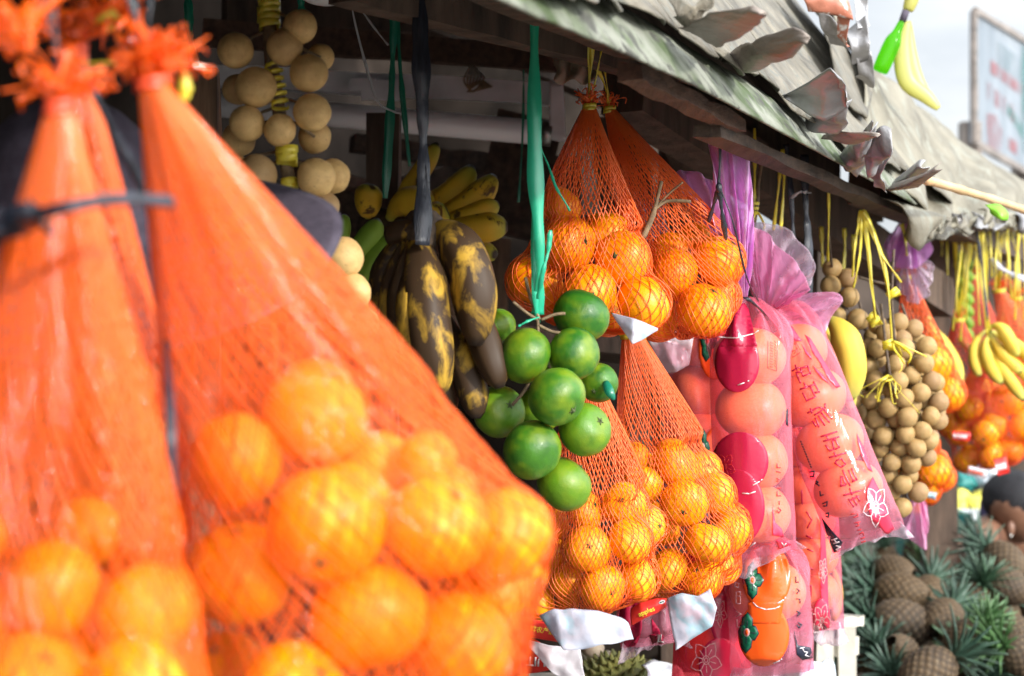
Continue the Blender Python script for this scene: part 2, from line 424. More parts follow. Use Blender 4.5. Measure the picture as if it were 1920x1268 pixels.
# fascia planks, rafters and beams under the roof
MB().beam(rim(1.85) + INW * .03 + V(0, 0, -.020), rim(2.22) + INW * .03 + V(0, 0, -.022), .024, .015).build('fascia_plank', MT['wood_l'], stall, False)
MB().beam(rim(2.16) + INW * .045 + V(0, 0, -.034), rim(3.2) + INW * .04 + V(0, 0, -.026), .03, .013).build('fascia_plank', MT['wood'], stall, False)
MB().beam(P(640, -30, 2.0), P(1250, 130, 2.45), .03, .035).build('rafter', MT['wood_dk'], stall, False)
MB().beam(P(900, -60, 1.9), P(1330, 120, 2.6), .05, .05).build('rafter', MT['wood_dk'], stall, False)
MB().beam(P(380, 62, 3.3), P(1260, 128, 3.45), .03, .042).build('beam', MT['wood_l'], stall, False)
MB().beam(P(1170, 160, 2.75), P(1760, 560, 4.1), .06, .075).build('beam', MT['wood_dk'], stall, False)
MB().beam(P(1250, 150, 2.95), P(1560, 330, 3.6), .03, .05).build('beam', MT['wood_dk'], stall, False)
# back and side walls, posts
def bw(d, off=1.35): return rim(d) + INW * off
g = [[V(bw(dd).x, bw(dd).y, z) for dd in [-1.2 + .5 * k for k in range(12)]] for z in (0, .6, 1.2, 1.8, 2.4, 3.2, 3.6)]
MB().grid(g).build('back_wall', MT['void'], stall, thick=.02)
for dd, zz in ((-1.2, 0), (4.3, 0)):
    a = rim(dd) + (INW * .55 if dd > 0 else INW * 0); b = bw(dd)
    z1 = 1.7 if dd > 0 else 1.7
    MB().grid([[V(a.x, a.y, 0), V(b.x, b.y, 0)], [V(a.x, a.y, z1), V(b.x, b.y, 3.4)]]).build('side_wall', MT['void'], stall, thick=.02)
MB().beam(P(370, 1700, 2.3), P(370, 130, 2.3), .05, .03, (0, 1, 0)).build('post', MT['board'], stall, False)
MB().beam(V(P(715, 600, 3.0).x, 3.0, 0), P(718, 215, 3.0), .048, .05, (0, 1, 0)).build('post', MT['wood_dk'], stall, False)
for px, d0 in ((1500, 3.9), (1270, 3.5)):
    MB().beam(V(P(px, 0, d0).x, d0, 0), P(px, 180, d0), .06, .06, (0, 1, 0)).build('post', MT['wood_dk'], stall, False)
random.seed(91)
for a_, b_, w_, h_, mt in (((420, 20, 3.6), (1240, 60, 3.9), .04, .05, 'wood_dk'), ((560, -80, 3.4), (1350, 260, 4.3), .03, .06, 'wood_dk'), ((640, 380, 3.8), (1000, 300, 3.9), .03, .05, 'wood'), ((660, 270, 3.7), (1000, 320, 3.8), .05, .03, 'wood'), ((1130, 60, 2.9), (1300, 330, 3.5), .03, .03, 'wood'), ((560, 330, 3.5), (690, 350, 3.6), .08, .02, 'wood_l'), ((1300, 240, 3.3), (1640, 400, 4.0), .03, .04, 'wood'), ((1190, 620, 3.0), (1200, 860, 3.0), .05, .03, 'wood')):
    MB().beam(P(*a_), P(*b_), w_, h_, rough=.004).build('rafter', MT[mt], stall, False)
for px, py, w_, h_, dd in ((970, 330, .12, .22, 3.7), (1040, 420, .10, .25, 3.8), (880, 560, .14, .22, 3.7), (600, 420, .16, .20, 3.7), (1170, 330, .09, .2, 3.4)):
    MB().box(P(px, py, dd), (w_, .03, h_), Matrix.Rotation(rnd(-.3, .3), 3, 'Y')).build('wall_board', MT[random.choice(('wood', 'board', 'wood_dk'))], stall, False)
def rag():
    g = []
    for i in range(12):
        g.append([P(1040 + 10 * j + 4 * math.sin(i), 78 + i * 7 + 5 * math.sin(j * 1.3), 2.75) + V(0, .02 * math.sin(j * 1.7 + i * .4), 0) for j in range(9)])
    tag(MB().grid(g).build('rag', MT['tuber'], thick=.004, sub=1), 'pale dusty rag tied round a roof beam above the sharp net', 'rag')
rag()
def hang_shelf():
    t = thing('shelf', 'dark shelf board inside the stall behind the yellow bananas', 'shelf', P(900, 620, 3.4))
    MB().beam(P(520, 590, 3.3), P(1560, 700, 3.9), .35, .03).build('board', MT['wood_dk'], t, False)
    for px in (620, 1420): MB().beam(P(px, 600, 3.45), V(P(px, 600, 3.45).x, 3.45, .86), .04, .04, (0, 1, 0)).build('leg', MT['wood_dk'], t, False)
hang_shelf()
# counter under the hanging fruit
ct = thing('counter', 'low dark plank counter beneath the hanging fruit bags', 'counter', (0.2, 3.0, 0))
a, b = rim(1.6), rim(3.9)
mb = MB(); o1 = INW * .15; o2 = INW * .75
mb.grid([[V((p + o).x, (p + o).y, .835) for p in (a, b)] for o in (o1, o2)]).build('counter_top', MT['wood'], ct, False, thick=.03)
for p in (a + o1, b + o1, a + o2, b + o2): MB().beam(V(p.x, p.y, 0), V(p.x, p.y, .815), .05, .05, (0, 1, 0)).build('leg', MT['wood_dk'], ct, False)

# curling flaps of grey sheet on the eave
def flap(pts_top, pts_bot, mat, wave=.006, bulge=.02, seed=0, fold=None):
    return sheet('curled_flap', MT[mat], stall, pts_top, pts_bot, 22, 12, wave * 1.3, 20, .0010, bulge * .55, fold, seed=seed, lin=True)
flap([(1283, 52, 1.93), (1330, 24, 1.86), (1420, 11, 1.80), (1446, 26, 1.80)], [(1283, 54, 1.93), (1345, 90, 2.0), (1395, 70, 1.92), (1446, 28, 1.80)], 'foil_dk', bulge=.016, seed=1)
flap([(1360, 100, 2.15), (1420, 74, 2.0), (1490, 58, 1.95), (1516, 74, 1.95)], [(1362, 101, 2.15), (1415, 129, 2.15), (1480, 106, 2.05), (1516, 76, 1.95)], 'foil_dk', bulge=.014, seed=2)
flap([(1466, 180, 2.35), (1515, 155, 2.3), (1556, 127, 2.25), (1572, 140, 2.25), (1570, 168, 2.3)], [(1468, 182, 2.35), (1510, 215, 2.35), (1545, 228, 2.35), (1588, 205, 2.35), (1588, 182, 2.3)], 'foil', bulge=-.012, seed=3)
flap([(1510, 222, 2.45), (1560, 205, 2.35), (1592, 190, 2.35)], [(1525, 245, 2.45), (1570, 252, 2.45), (1590, 232, 2.4)], 'foil', bulge=.01, seed=4)
flap([(1548, 250, 2.5), (1590, 243, 2.42), (1645, 255, 2.4)], [(1550, 252, 2.5), (1600, 272, 2.5), (1646, 257, 2.4)], 'foil_dk', bulge=.01, seed=5)
flap([(1575, 290, 2.6), (1610, 262, 2.5), (1636, 232, 2.45)], [(1605, 335, 2.65), (1630, 305, 2.6), (1640, 240, 2.5)], 'foil', wave=.014, seed=6)
flap([(1620, 285, 2.55), (1650, 240, 2.5), (1671, 240, 2.5)], [(1628, 330, 2.6), (1655, 310, 2.55), (1672, 270, 2.5)], 'foil', wave=.014, seed=7)
flap([(1642, 300, 2.6), (1662, 290, 2.55)], [(1650, 350, 2.65), (1668, 358, 2.65)], 'foil', wave=.012, seed=8)
flap([(1680, 335, 2.8), (1728, 298, 2.7), (1738, 300, 2.7)], [(1688, 350, 2.8), (1725, 336, 2.75), (1746, 312, 2.7)], 'foil', wave=.006, seed=9)
flap([(1675, 345, 2.78), (1735, 325, 2.66), (1763, 305, 2.65)], [(1680, 356, 2.78), (1720, 352, 2.72), (1766, 318, 2.65)], 'foil_dk', wave=.004, seed=10)
flap([(1240, -20, 1.85), (1300, 10, 1.9), (1330, -30, 1.9)], [(1262, 30, 1.9), (1282, 50, 1.95), (1310, 15, 1.9)], 'roof', wave=.008, seed=11)
# crumpled foil scraps and red dish on the ridge
flap([(1585, 60, 2.9), (1622, 30, 2.9)], [(1600, 120, 2.9), (1628, 112, 2.9)], 'foil', wave=.02, seed=12)
flap([(1598, -40, 2.95), (1622, -40, 2.95)], [(1606, 62, 2.9), (1630, 55, 2.9)], 'foil', wave=.02, seed=13)
flap([(1500, -10, 2.8), (1540, -20, 2.8), (1585, -10, 2.8)], [(1515, 22, 2.8), (1560, 30, 2.8), (1600, 38, 2.8)], 'terra', wave=.01, seed=14)
flap([(1568, 20, 2.8), (1594, 34, 2.8)], [(1578, 75, 2.85), (1592, 92, 2.85)], 'terra', wave=.01, seed=15)
flap([(1530, 30, 2.85), (1570, 40, 2.85)], [(1560, 85, 2.9), (1590, 100, 2.9)], 'foil', wave=.018, seed=16)
flap([(1602, 100, 2.9), (1630, 90, 2.9)], [(1600, 135, 2.95), (1628, 150, 2.95)], 'foil', wave=.018, seed=17)

# second stall, its draped roof and crinkled edge
st2 = thing('market_stall', 'farther stall under a pale draped roof with crinkled edge', 'market stall', (1.1, 4.4, 0))
top = [(1470, -60, 3.5), (1560, 40, 3.7), (1640, 128, 3.9), (1720, 200, 4.3), (1800, 272, 4.8), (1880, 322, 5.3), (1960, 372, 5.8), (2100, 430, 6.6)]
bot = [(1600, 215, 3.05), (1640, 300, 3.05), (1690, 385, 3.1), (1735, 440, 3.2), (1790, 432, 3.5), (1850, 420, 3.8), (1920, 412, 4.1), (2060, 400, 4.9)]
sheet('roof', MT['roof2'], st2, top, bot, 60, 26, .016, 6, .003, .03, seed=20,
      fold=lambda u, t: .020 * math.sin(u * 46 + 3 * t) * (t ** 1.5) + .018 * math.sin(u * 17 + 1) * t)
sheet('roof', MT['roof'], st2, [(1500, -30, 3.2), (1560, 60, 3.3), (1625, 140, 3.4)], [(1560, 150, 2.95), (1600, 205, 2.95), (1625, 222, 3.0)], 14, 10, .01, 8, .003, .01, seed=25)
sheet('awning_underside', MT['wood_dk'], st2, [(1560, 130, 3.9), (1680, 230, 4.3), (1860, 340, 5.4), (2100, 460, 6.8)], [(1610, 280, 3.2), (1700, 400, 3.25), (1850, 430, 3.95), (2060, 420, 5.1)], 30, 6, .004, 6, .01, -.02, seed=21)
random.seed(11)
for k in range(26):
    x = 1738 + k * 8.2 + rnd(-4, 4); dd = 3.2 + (x - 1738) / 200 * .95; y0 = 418 - (x - 1738) * .06
    h = rnd(18, 42); w_ = rnd(14, 26); sl = rnd(-10, 12)
    sheet('edge_crinkle', MT[random.choice(('roof2', 'roof2', 'foil', 'roof'))], st2,
          [(x, y0 - rnd(6, 16), dd), (x + w_, y0 - rnd(4, 14), dd + rnd(-.03, .05))], [(x + sl, y0 + h * .6, dd - .03), (x + sl + w_ * .5, y0 + h * .75, dd - .05), (x + w_ + sl, y0 + h * .5, dd)],
          6, 6, .02, 14, .0015, rnd(-.02, .02), seed=30 + k)
sheet('edge_crinkle', MT['roof2'], st2, [(1650, 372, 3.0), (1700, 380, 3.1), (1735, 400, 3.15)], [(1700, 440, 3.05), (1725, 470, 3.05), (1745, 432, 3.15)], 8, 8, .012, 14, .0015, .02, seed=80)
MB().beam(P(1620, 350, 3.15), P(1900, 470, 4.6), .05, .05).build('beam', MT['wood_dk'], st2, False)
for px, d0 in ((1760, 4.6), (2060, 6)):
    MB().beam(V(P(px, 0, d0).x, d0, 0), P(px, 420, d0), .07, .07, (0, 1, 0)).build('post', MT['wood_dk'], st2, False)
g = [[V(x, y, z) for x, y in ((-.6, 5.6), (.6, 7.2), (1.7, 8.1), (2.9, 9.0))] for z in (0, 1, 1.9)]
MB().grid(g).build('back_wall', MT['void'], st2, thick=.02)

# ---------------------------------------------------------------- fruit in nets
def rrot(): return Quaternion((rnd(-1, 1), rnd(-1, 1), rnd(-1, 1), rnd(-1, 1))).normalized().to_matrix()
def mandarin_mesh(seed, squash, mat, lobes=.0):
    def fn(u):
        a = math.atan2(u.y, u.x); top = max(0, u.z) ** 8; bot = max(0, -u.z) ** 10
        return 1 + .022 * noise.noise(u * 2.2 + V(seed * 7, 0, 0)) + .008 * noise.noise(u * 7 + V(seed, 2, 0)) - .10 * top - .05 * bot + lobes * math.cos(a * 9 + seed) * abs(u.z) * (1 - abs(u.z)) 
    mb = MB().ell((0, 0, 0), (1, 1, squash), 36, 22, fn=fn)
    o = mb.build('mandarin', mat); me = o.data; bpy.data.objects.remove(o); return me
def calyx_mesh(seed, squash):
    mb = MB(); z = squash * .89
    for k in range(5):
        a = k * 1.257 + seed; mb.strip([V(0, 0, z + .03), V(math.cos(a) * .09, math.sin(a) * .09, z + .025), V(math.cos(a) * .17, math.sin(a) * .17, z + .01)], lambda t: .10 * (1 - t) + .01, V(-math.sin(a), math.cos(a), 0), .008)
    mb.tube([V(0, 0, z), V(.01, 0, z + .09)], [.05, .04], 6)
    o = mb.build('calyx', MT['calyx']); me = o.data; bpy.data.objects.remove(o); return me
FM = {k: [mandarin_mesh(i + 3 * ord(k[0]), sq, MT[k], lb) for i in range(4)] for k, sq, lb in (('mandarin', .82, .012), ('navel', .93, .0), ('green', .93, .0))}
CM = {k: [calyx_mesh(i, sq) for i in range(3)] for k, sq in (('mandarin', .82), ('navel', .93), ('green', .93))}
def fruit(kind, name, c, r, label=None, cat=None, group=None, parent=None, face=None):
    me = random.choice(FM[kind]); o = bpy.data.objects.new(name, me); C.objects.link(o)
    o.location = c - (root_loc(parent) if parent else Vector()); o.scale = (r, r, r)
    if face is None:      # usually the stem end or the blossom end points somewhat to the viewer
        face = V(rnd(-1, 1), rnd(-1.0, .4), rnd(-.7, 1.0))
    q = Vector(face).normalized().to_track_quat('Z', 'Y'); q = q @ Quaternion((0, 0, 1), rnd(0, 6))
    o.rotation_mode = 'QUATERNION'; o.rotation_quaternion = q
    if parent: o.parent = parent
    else: tag(o, label, cat, group)
    ch = bpy.data.objects.new('calyx', random.choice(CM[kind])); C.objects.link(ch); ch.parent = o
    return o
def tuft(name, mat, parent, k, n, ln, spread, up=V(0, 0, 1), wd=.0028):
    mb = MB()
    for i in range(n):
        a = rnd(0, 6.28); s = rnd(.2, 1) * spread
        d1 = (up + V(math.cos(a) * s, math.sin(a) * s, rnd(-.3, .3))).normalized()
        p0 = k + V(rnd(-.3, .3), rnd(-.3, .3), 0) * wd; l = ln * rnd(.4, 1)
        p1 = p0 + d1 * l * .5; p2 = p1 + (d1 + V(rnd(-.9, .9), rnd(-.9, .9), rnd(-1.1, .3))) * l * .5
        p3 = p2 + V(rnd(-.5, .5), rnd(-.5, .5), rnd(-.8, .2)) * l * .4
        mb.strip(poly([p0, p1, p2, p3], 3), lambda t, w_=wd * rnd(.5, 1.2): w_ * (1 - .5 * t), V(rnd(-1, 1), rnd(-1, 1), .2), .0003)
    return mb.build(name, MT[mat], parent)
def winding(name, mat, parent, a, b, r, turns, wd):
    mb = MB(); a = Vector(a); b = Vector(b); ax = (b - a).normalized(); x = ax.cross(V(.3, 1, .1)).normalized(); y = ax.cross(x)
    pts = [a.lerp(b, i / (turns * 10)) + (x * math.cos(i * .63) + y * math.sin(i * .63)) * r * rnd(.92, 1.1) for i in range(turns * 10 + 1)]
    return mb.strip(pts, lambda t: wd * (.8 + .4 * abs(math.sin(t * 19))), ax, .0005).build(name, MT[mat], parent)
def net_bag(label, group, flabel, knot, fruits, d, kind='mandarin', N=50, wd=.0011, twist=6.5, mat='net', fill=1, sink=.6, folds=.04, tuftn=40, tuftl=.03, neck=.006, fname='mandarin', string=None, sag=.0, tail=None):
    K = P(*knot)
    cs = []
    for f in fruits:
        px, py, rp = f[:3]; dd = f[3] if len(f) > 3 else 0
        c = P(px, py, d + dd); cs.append((c, rp * (d + dd) / F, True))
    vis = len(cs)
    for i in range(int(vis * fill)):
        c, r, _ = cs[i % vis]; q = c + V(rnd(-.3, .3) * r, rnd(1.5, 1.9) * r, rnd(-.3, .3) * r); q = V(q.x, q.y, q.z)
        if all((q - c2).length > .82 * (r + r2) for c2, r2, _ in cs): cs.append((q, r * .97, False))
    # push apart overlapping ones (mostly in depth)
    for it in range(30):
        mv = [Vector() for _ in cs]
        for i in range(len(cs)):
            for j in range(i):
                v = cs[i][0] - cs[j][0]; l = v.length; mn = .93 * (cs[i][1] + cs[j][1])
                if l < mn:
                    n = v / max(l, 1e-6); n = V(n.x * .25, n.y + (.25 if n.y >= 0 else -.25), n.z * .25); n.normalize()
                    mv[i] += n * (mn - l) * .3; mv[j] -= n * (mn - l) * .3
        cs = [(c + m_, r, v_) for (c, r, v_), m_ in zip(cs, mv)]
    cen = sum((c for c, r, _ in cs), Vector()) / len(cs)
    zmin = min(c.z - r for c, r, _ in cs)
    root = thing('net_bag', label, 'net bag', V(cen.x, cen.y, zmin), group)
    for c, r, v_ in cs: fruit(kind, fname, c, r, flabel, 'fruit', flabel.split(' inside ')[-1] and ('fruit inside ' + flabel.split(' inside ')[-1]))
    # taut hull from the knot over the fruit
    bm = bmesh.new()
    for c, r, _ in cs:
        for i in range(60):
            z = 1 - 2 * (i + .5) / 60; a = i * 2.39996; q = math.sqrt(1 - z * z)
            bm.verts.new(c + V(q * math.cos(a), q * math.sin(a), z) * (r * 1.03))
    for i in range(10): bm.verts.new(K + V(math.cos(i * .628) * neck, math.sin(i * .628) * neck, 0))
    res = bmesh.ops.convex_hull(bm, input=bm.verts)
    hull = BVHTree.FromBMesh(bm); bm.free()
    def ray_fruit(o, dr, tmax):
        best = None      # farthest exit from inflated spheres along ray
        for c, r, _ in cs:
            r = r * 1.02; oc = o - c; b_ = oc.dot(dr); q = b_ * b_ - (oc.dot(oc) - r * r)
            if q > 0:
                t = -b_ + math.sqrt(q)
                if t <= tmax + .002 and t > 0 and (best is None or t > best): best = t
        return best
    RR, MM = 80, 96; G = []
    lowC = V(cen.x, cen.y, cen.z - (cen.z - zmin) * .25)
    vc = .68
    for i in range(RR + 1):
        v = i / RR; row = []
        for j in range(MM):
            th = 2 * math.pi * j / MM
            if v < vc:
                t = v / vc; o = (K + V(0, 0, -.001)).lerp(lowC, t); dr = V(math.cos(th), math.sin(th), 0)
            else:
                ph = (v - vc) / (1 - vc) * R(87); o = lowC; dr = V(math.cos(th) * math.cos(ph), math.sin(th) * math.cos(ph), -math.sin(ph))
            h = hull.ray_cast(o, dr, 3)
            tt = (h[0] - o).length if h[0] is not None else neck
            rf = ray_fruit(o, dr, tt)
            up_ = v < vc * .98
            if rf is not None: tt = tt - min((tt - rf) * sink, .0045 if mat == 'net_near' else .011)
            elif tt > neck * 1.5: tt -= tt * sag
            if v < .5: tt *= 1 + folds * math.sin(th * 5 + 6 * v) * math.sin(math.pi * min(1, v / .5)) + folds * .6 * math.sin(th * 13 + 2)
            row.append(o + dr * max(tt, neck * .7))
        G.append(row)
    # smooth between fruits
    for it in range(2):
        G2 = [r_[:] for r_ in G]
        for i in range(1, RR):
            for j in range(MM):
                G2[i][j] = (G[i][j] * 2 + G[i - 1][j] + G[i + 1][j] + G[i][j - 1] + G[i][(j + 1) % MM]) / 6
        G = G2
    for it in range(2):      # the net lies on the peel, never inside it
        for i in range(2, RR + 1):
            for j in range(MM):
                p = G[i][j]
                for c, r, _ in cs:
                    v_ = p - c
                    if v_.length < r * 1.035: p = c + v_.normalized() * r * 1.035
                G[i][j] = p
    def S(v, th):
        a = v * RR; i = min(int(a), RR - 1); fa = a - i; b_ = (th / (2 * math.pi)) % 1 * MM; j = int(b_) % MM; fb = b_ - int(b_)
        j2 = (j + 1) % MM
        return (G[i][j] * (1 - fb) + G[i][j2] * fb) * (1 - fa) + (G[i + 1][j] * (1 - fb) + G[i + 1][j2] * fb) * fa
    L_ = (K - lowC).length / vc
    mb = MB(); n = 120
    for s in (-1, 1):
        for k in range(N):
            pts = []
            for i in range(n + 1):
                v = i / n; th = 2 * math.pi * k / N + s * (twist * L_ * v + .010 * math.sin(v * 40 + k * 2.1)) + .015 * math.sin(k * 3.7)
                p = S(v, th); o = (K.lerp(lowC, v / vc) if v < vc else lowC)
                pts.append(p + (p - o).normalized() * (.0004 * s))
            mb.tube(pts, wd * .5, 3, False)
    mb.build('net', MT[mat], root, smooth=True)
    tuft('tuft', mat if mat != 'net_near' else 'net_near', root, K, tuftn, tuftl, 1.0)
    winding('tie', 'rib_y' if mat != 'net_near' else 'net_red', root, K + V(0, 0, -.004), K + V(0, 0, .004), neck * 1.25, 2, .004)
    if tail:   # gathered end of the net below the fruit
        Kb = P(*tail)
        tuft('tail', mat, root, Kb, 16, .03, .6, V(0, 0, -1))
    if string:
        for i, s in enumerate(string['to']):
            a = K + V(0, 0, .003); b = P(*s)
            mid = a.lerp(b, .5) + V(rnd(-.004, .004), 0, 0)
            mb = MB().strip(poly([a, mid, b], 8), lambda t, w_=string.get('wd', .004): w_ * (.7 + .4 * math.sin(t * 9 + 1)), lambda t: V(math.cos(t * 4 + i), math.sin(t * 4 + i), 0), .0004)
            mb.build('string', MT[string['mat']], root)
    return root

random.seed(21)
NEAR = 'nets of oranges hanging in the near row'
net_bag('huge orange net bag at front centre, blurred, widest of the near three', NEAR,
        'big ripe orange inside the huge blurred front centre net bag', (285, 155, 1.10),
        [(590, 780, 100, .035), (440, 865, 92, .01), (612, 985, 112, -.03), (825, 985, 98, -.005), (940, 1012, 92, .03), (795, 868, 60, .06), (925, 1110, 80, .045), (450, 1075, 104, .0), (690, 1165, 112, -.01),
         (862, 1205, 104, .02), (560, 1290, 100, -.02), (710, 880, 78, .07), (740, 1370, 105, 0), (420, 1270, 90, .06), (900, 1330, 70, .08), (840, 930, 60, .08)],
        1.12, 'navel', 84, .00125, 7, 'net_near', .5, .35, .035, 230, .032, .007, 'orange', {'mat': 'rib_k', 'to': [(278, -60, 1.12), (240, -60, 1.11)], 'wd': .006})
net_bag('blurred orange net bag cut off by the lower left corner', NEAR,
        'big ripe orange inside the blurred lower left net bag', (112, 200, .98),
        [(95, 1110, 96, .02), (275, 1150, 96, .01), (60, 1290, 106, -.02), (255, 1300, 106, -.02), (-60, 1180, 100, .02), (330, 1390, 95, 0), (130, 1440, 100, 0), (-100, 1350, 100, 0), (-70, 1010, 80, .06), (160, 1000, 70, .09)],
        1.0, 'navel', 80, .0012, 7, 'net_near', .4, .35, .04, 90, .03, .006, 'orange', {'mat': 'rib_k', 'to': [(80, -60, 1.0), (62, -60, 1.0)], 'wd': .007})
net_bag('slim orange net bag squeezed between two bigger blurred near bags', NEAR,
        'orange inside the slim net between the two bigger near bags', (140, 95, 1.22),
        [(235, 745, 72, .0), (265, 850, 75, .02), (190, 850, 70, .05), (270, 960, 78, .03), (180, 960, 80, .05), (240, 1060, 78, .04), (150, 780, 60, .06)],
        1.24, 'navel', 74, .0012, 7, 'net_near', .4, .5, .07, 80, .032, .006, 'orange', {'mat': 'rib_k', 'to': [(160, -60, 1.22)], 'wd': .006})
MIDG = 'orange net bags in the middle of the row'
net_bag('sharp orange net bag hanging behind the bright green ribbon', MIDG,
        'yellow-orange mandarin inside the upper net behind the green ribbon', (1105, 200, 2.30),
        [(1050, 387, 40, .02), (1066, 458, 54, -.01), (1002, 528, 54, .02), (1142, 450, 48, .02), (1164, 495, 52, -.005), (1108, 546, 56, -.02), (1196, 556, 52, -.01), (1140, 590, 40, .05), (1050, 570, 40, .06)],
        2.32, 'navel', 60, .0014, 7, 'net', .5, .68, .05, 60, .026, .006, 'mandarin',
        {'mat': 'rib_y', 'to': [(1112, 72, 2.27), (1106, 60, 2.27), (1130, 74, 2.28)], 'wd': .005})
net_bag('orange net bag right of the green ribbon, touching the violet plastic', MIDG,
        'yellow-orange mandarin inside the upper net beside the violet plastic', (1143, 205, 2.44),
        [(1262, 480, 42, .02), (1270, 520, 50, .0), (1342, 492, 50, .0), (1312, 575, 52, -.02), (1238, 592, 44, .0), (1350, 555, 40, .03), (1300, 450, 34, .06)],
        2.44, 'navel', 60, .0014, 7, 'net', .5, .68, .05, 50, .024, .006, 'mandarin',
        {'mat': 'rib_y', 'to': [(1122, 80, 2.36), (1110, 110, 2.38)], 'wd': .005})
net_bag('lower orange net bag with sharp mandarins beside the crimson packs', MIDG,
        'small mandarin inside the lower net beside the crimson packs', (1186, 628, 2.42),
        [(1190, 866, 36, .02), (1206, 905, 40, .0), (1262, 872, 50, .01), (1284, 946, 46, -.02), (1340, 925, 40, .02), (1326, 1014, 45, -.02), (1368, 1000, 42, .01), (1254, 1068, 42, -.01), (1314, 1086, 40, .0), (1240, 990, 32, .04), (1356, 1062, 34, .04), (1226, 975, 36, .05), (1230, 1095, 32, .04), (1320, 880, 34, .05)],
        2.42, 'mandarin', 62, .0012, 7, 'net', .5, .6, .03, 20, .015, .012)
net_bag('lower orange net bag with sharp mandarins below the green citrus', MIDG,
        'small mandarin inside the lower net below the green citrus', (1098, 700, 2.24),
        [(1098, 958, 38, .02), (1172, 950, 42, .01), (1104, 1030, 44, -.02), (1178, 1012, 44, -.01), (1213, 985, 38, .03), (1134, 1098, 44, -.01), (1192, 1088, 42, .0), (1062, 1085, 36, .01), (1012, 1128, 36, .02), (1032, 1040, 40, .04), (1040, 985, 34, .05), (1120, 1120, 34, .04), (1070, 1120, 30, .04)],
        2.26, 'mandarin', 62, .0012, 7, 'net', .5, .6, .03, 10, .015, .012)
net_bag('small blurred net of large tangerines behind the hanging longans', 'net bags far down the row',
        'large tangerine inside the net behind the longans', (1700, 520, 3.7),
        [(1742, 690, 44, .0), (1764, 735, 36, .02), (1735, 760, 36, .04)], 3.72, 'mandarin', 36, .0016, 7, 'net', 1, .5, .05, 60, .045, .01, 'tangerine',
        {'mat': 'rib_y', 'to': [(1700, 400, 3.6)], 'wd': .006})
net_bag('net of squashed tangerines under the longans, above a white tag', 'net bags far down the row',
        'squashed tangerine inside the net under the longans', (1712, 745, 3.75),
        [(1730, 830, 30, .0), (1745, 880, 34, .0), (1758, 895, 26, .03), (1725, 890, 32, .03), (1738, 918, 24, .02)], 3.75, 'mandarin', 36, .0016, 7, 'net', 1, .5, .05, 10, .02, .01, 'tangerine')
FARN = 'net bags far down the row'
net_bag('far red-orange net of small mandarins between the long pale banana and hanging banana hand', FARN,
        'small far mandarin inside the net next to the long pale banana', (1797, 600, 4.15),
        [(1800, 745, 30, .0), (1830, 735, 30, .02), (1790, 790, 29, .0), (1835, 785, 30, .01), (1812, 765, 26, -.03), (1850, 762, 28, .04), (1770, 770, 26, .04)],
        4.2, 'mandarin', 44, .0014, 7, 'net_red', .6, .5, .05, 30, .03, .01, 'mandarin', {'mat': 'rib_y', 'to': [(1790, 425, 4.0), (1830, 425, 4.05), (1812, 425, 4.0)], 'wd': .008})
net_bag('far red-orange net of mandarins under the banana hand at the frame edge', FARN,
        'small far mandarin inside the net under the banana hand', (1852, 650, 4.1),
        [(1888, 758, 31, .0), (1906, 792, 29, .0), (1872, 805, 30, .0), (1850, 845, 28, .0), (1895, 835, 30, .02), (1820, 855, 28, .02), (1800, 815, 26, .03), (1925, 760, 30, .03), (1930, 820, 28, .02), (1845, 815, 26, -.02)],
        4.15, 'mandarin', 50, .0014, 7, 'net_red', .6, .5, .05, 30, .03, .01, 'mandarin', {'mat': 'rib_y', 'to': [(1842, 420, 4.0), (1850, 420, 4.0)], 'wd': .008})
net_bag('far net bag tied with a pale band at the right frame edge', FARN,
        'far mandarin inside the pale-banded net at frame edge', (1873, 545, 4.4),
        [(1935, 740, 32, .0), (1975, 720, 32, .02), (1965, 770, 32, 0), (1950, 690, 30, .03)], 4.4, 'mandarin', 44, .0014, 7, 'net', .6, .5, .05, 50, .04, .012, 'mandarin', {'mat': 'rib_y', 'to': [(1862, 420, 4.2), (1880, 420, 4.2)], 'wd': .008})

net_bag('far net of mandarins deep behind the far banana hand', FARN, 'deep far mandarin inside the net behind the banana hand', (1822, 520, 4.9),
        [(1850, 690, 26), (1875, 700, 26), (1862, 725, 26, -.02), (1885, 735, 24, .02), (1840, 715, 24, .03)], 4.9, 'mandarin', 40, .0016, 7, 'net_red', .5, .5, .05, 40, .05, .012, 'mandarin', {'mat': 'rib_y', 'to': [(1820, 430, 4.8)], 'wd': .009})
net_bag('far knotted net hanging high between yellow ribbons at the frame edge', FARN, 'deep far mandarin inside the high knotted net', (1905, 560, 5.0),
        [(1900, 660, 26), (1925, 670, 26), (1915, 690, 26, -.02), (1890, 690, 24, .03)], 5.0, 'mandarin', 40, .0016, 7, 'net', .5, .5, .05, 60, .06, .012, 'mandarin', {'mat': 'rib_y', 'to': [(1905, 430, 4.9)], 'wd': .009})
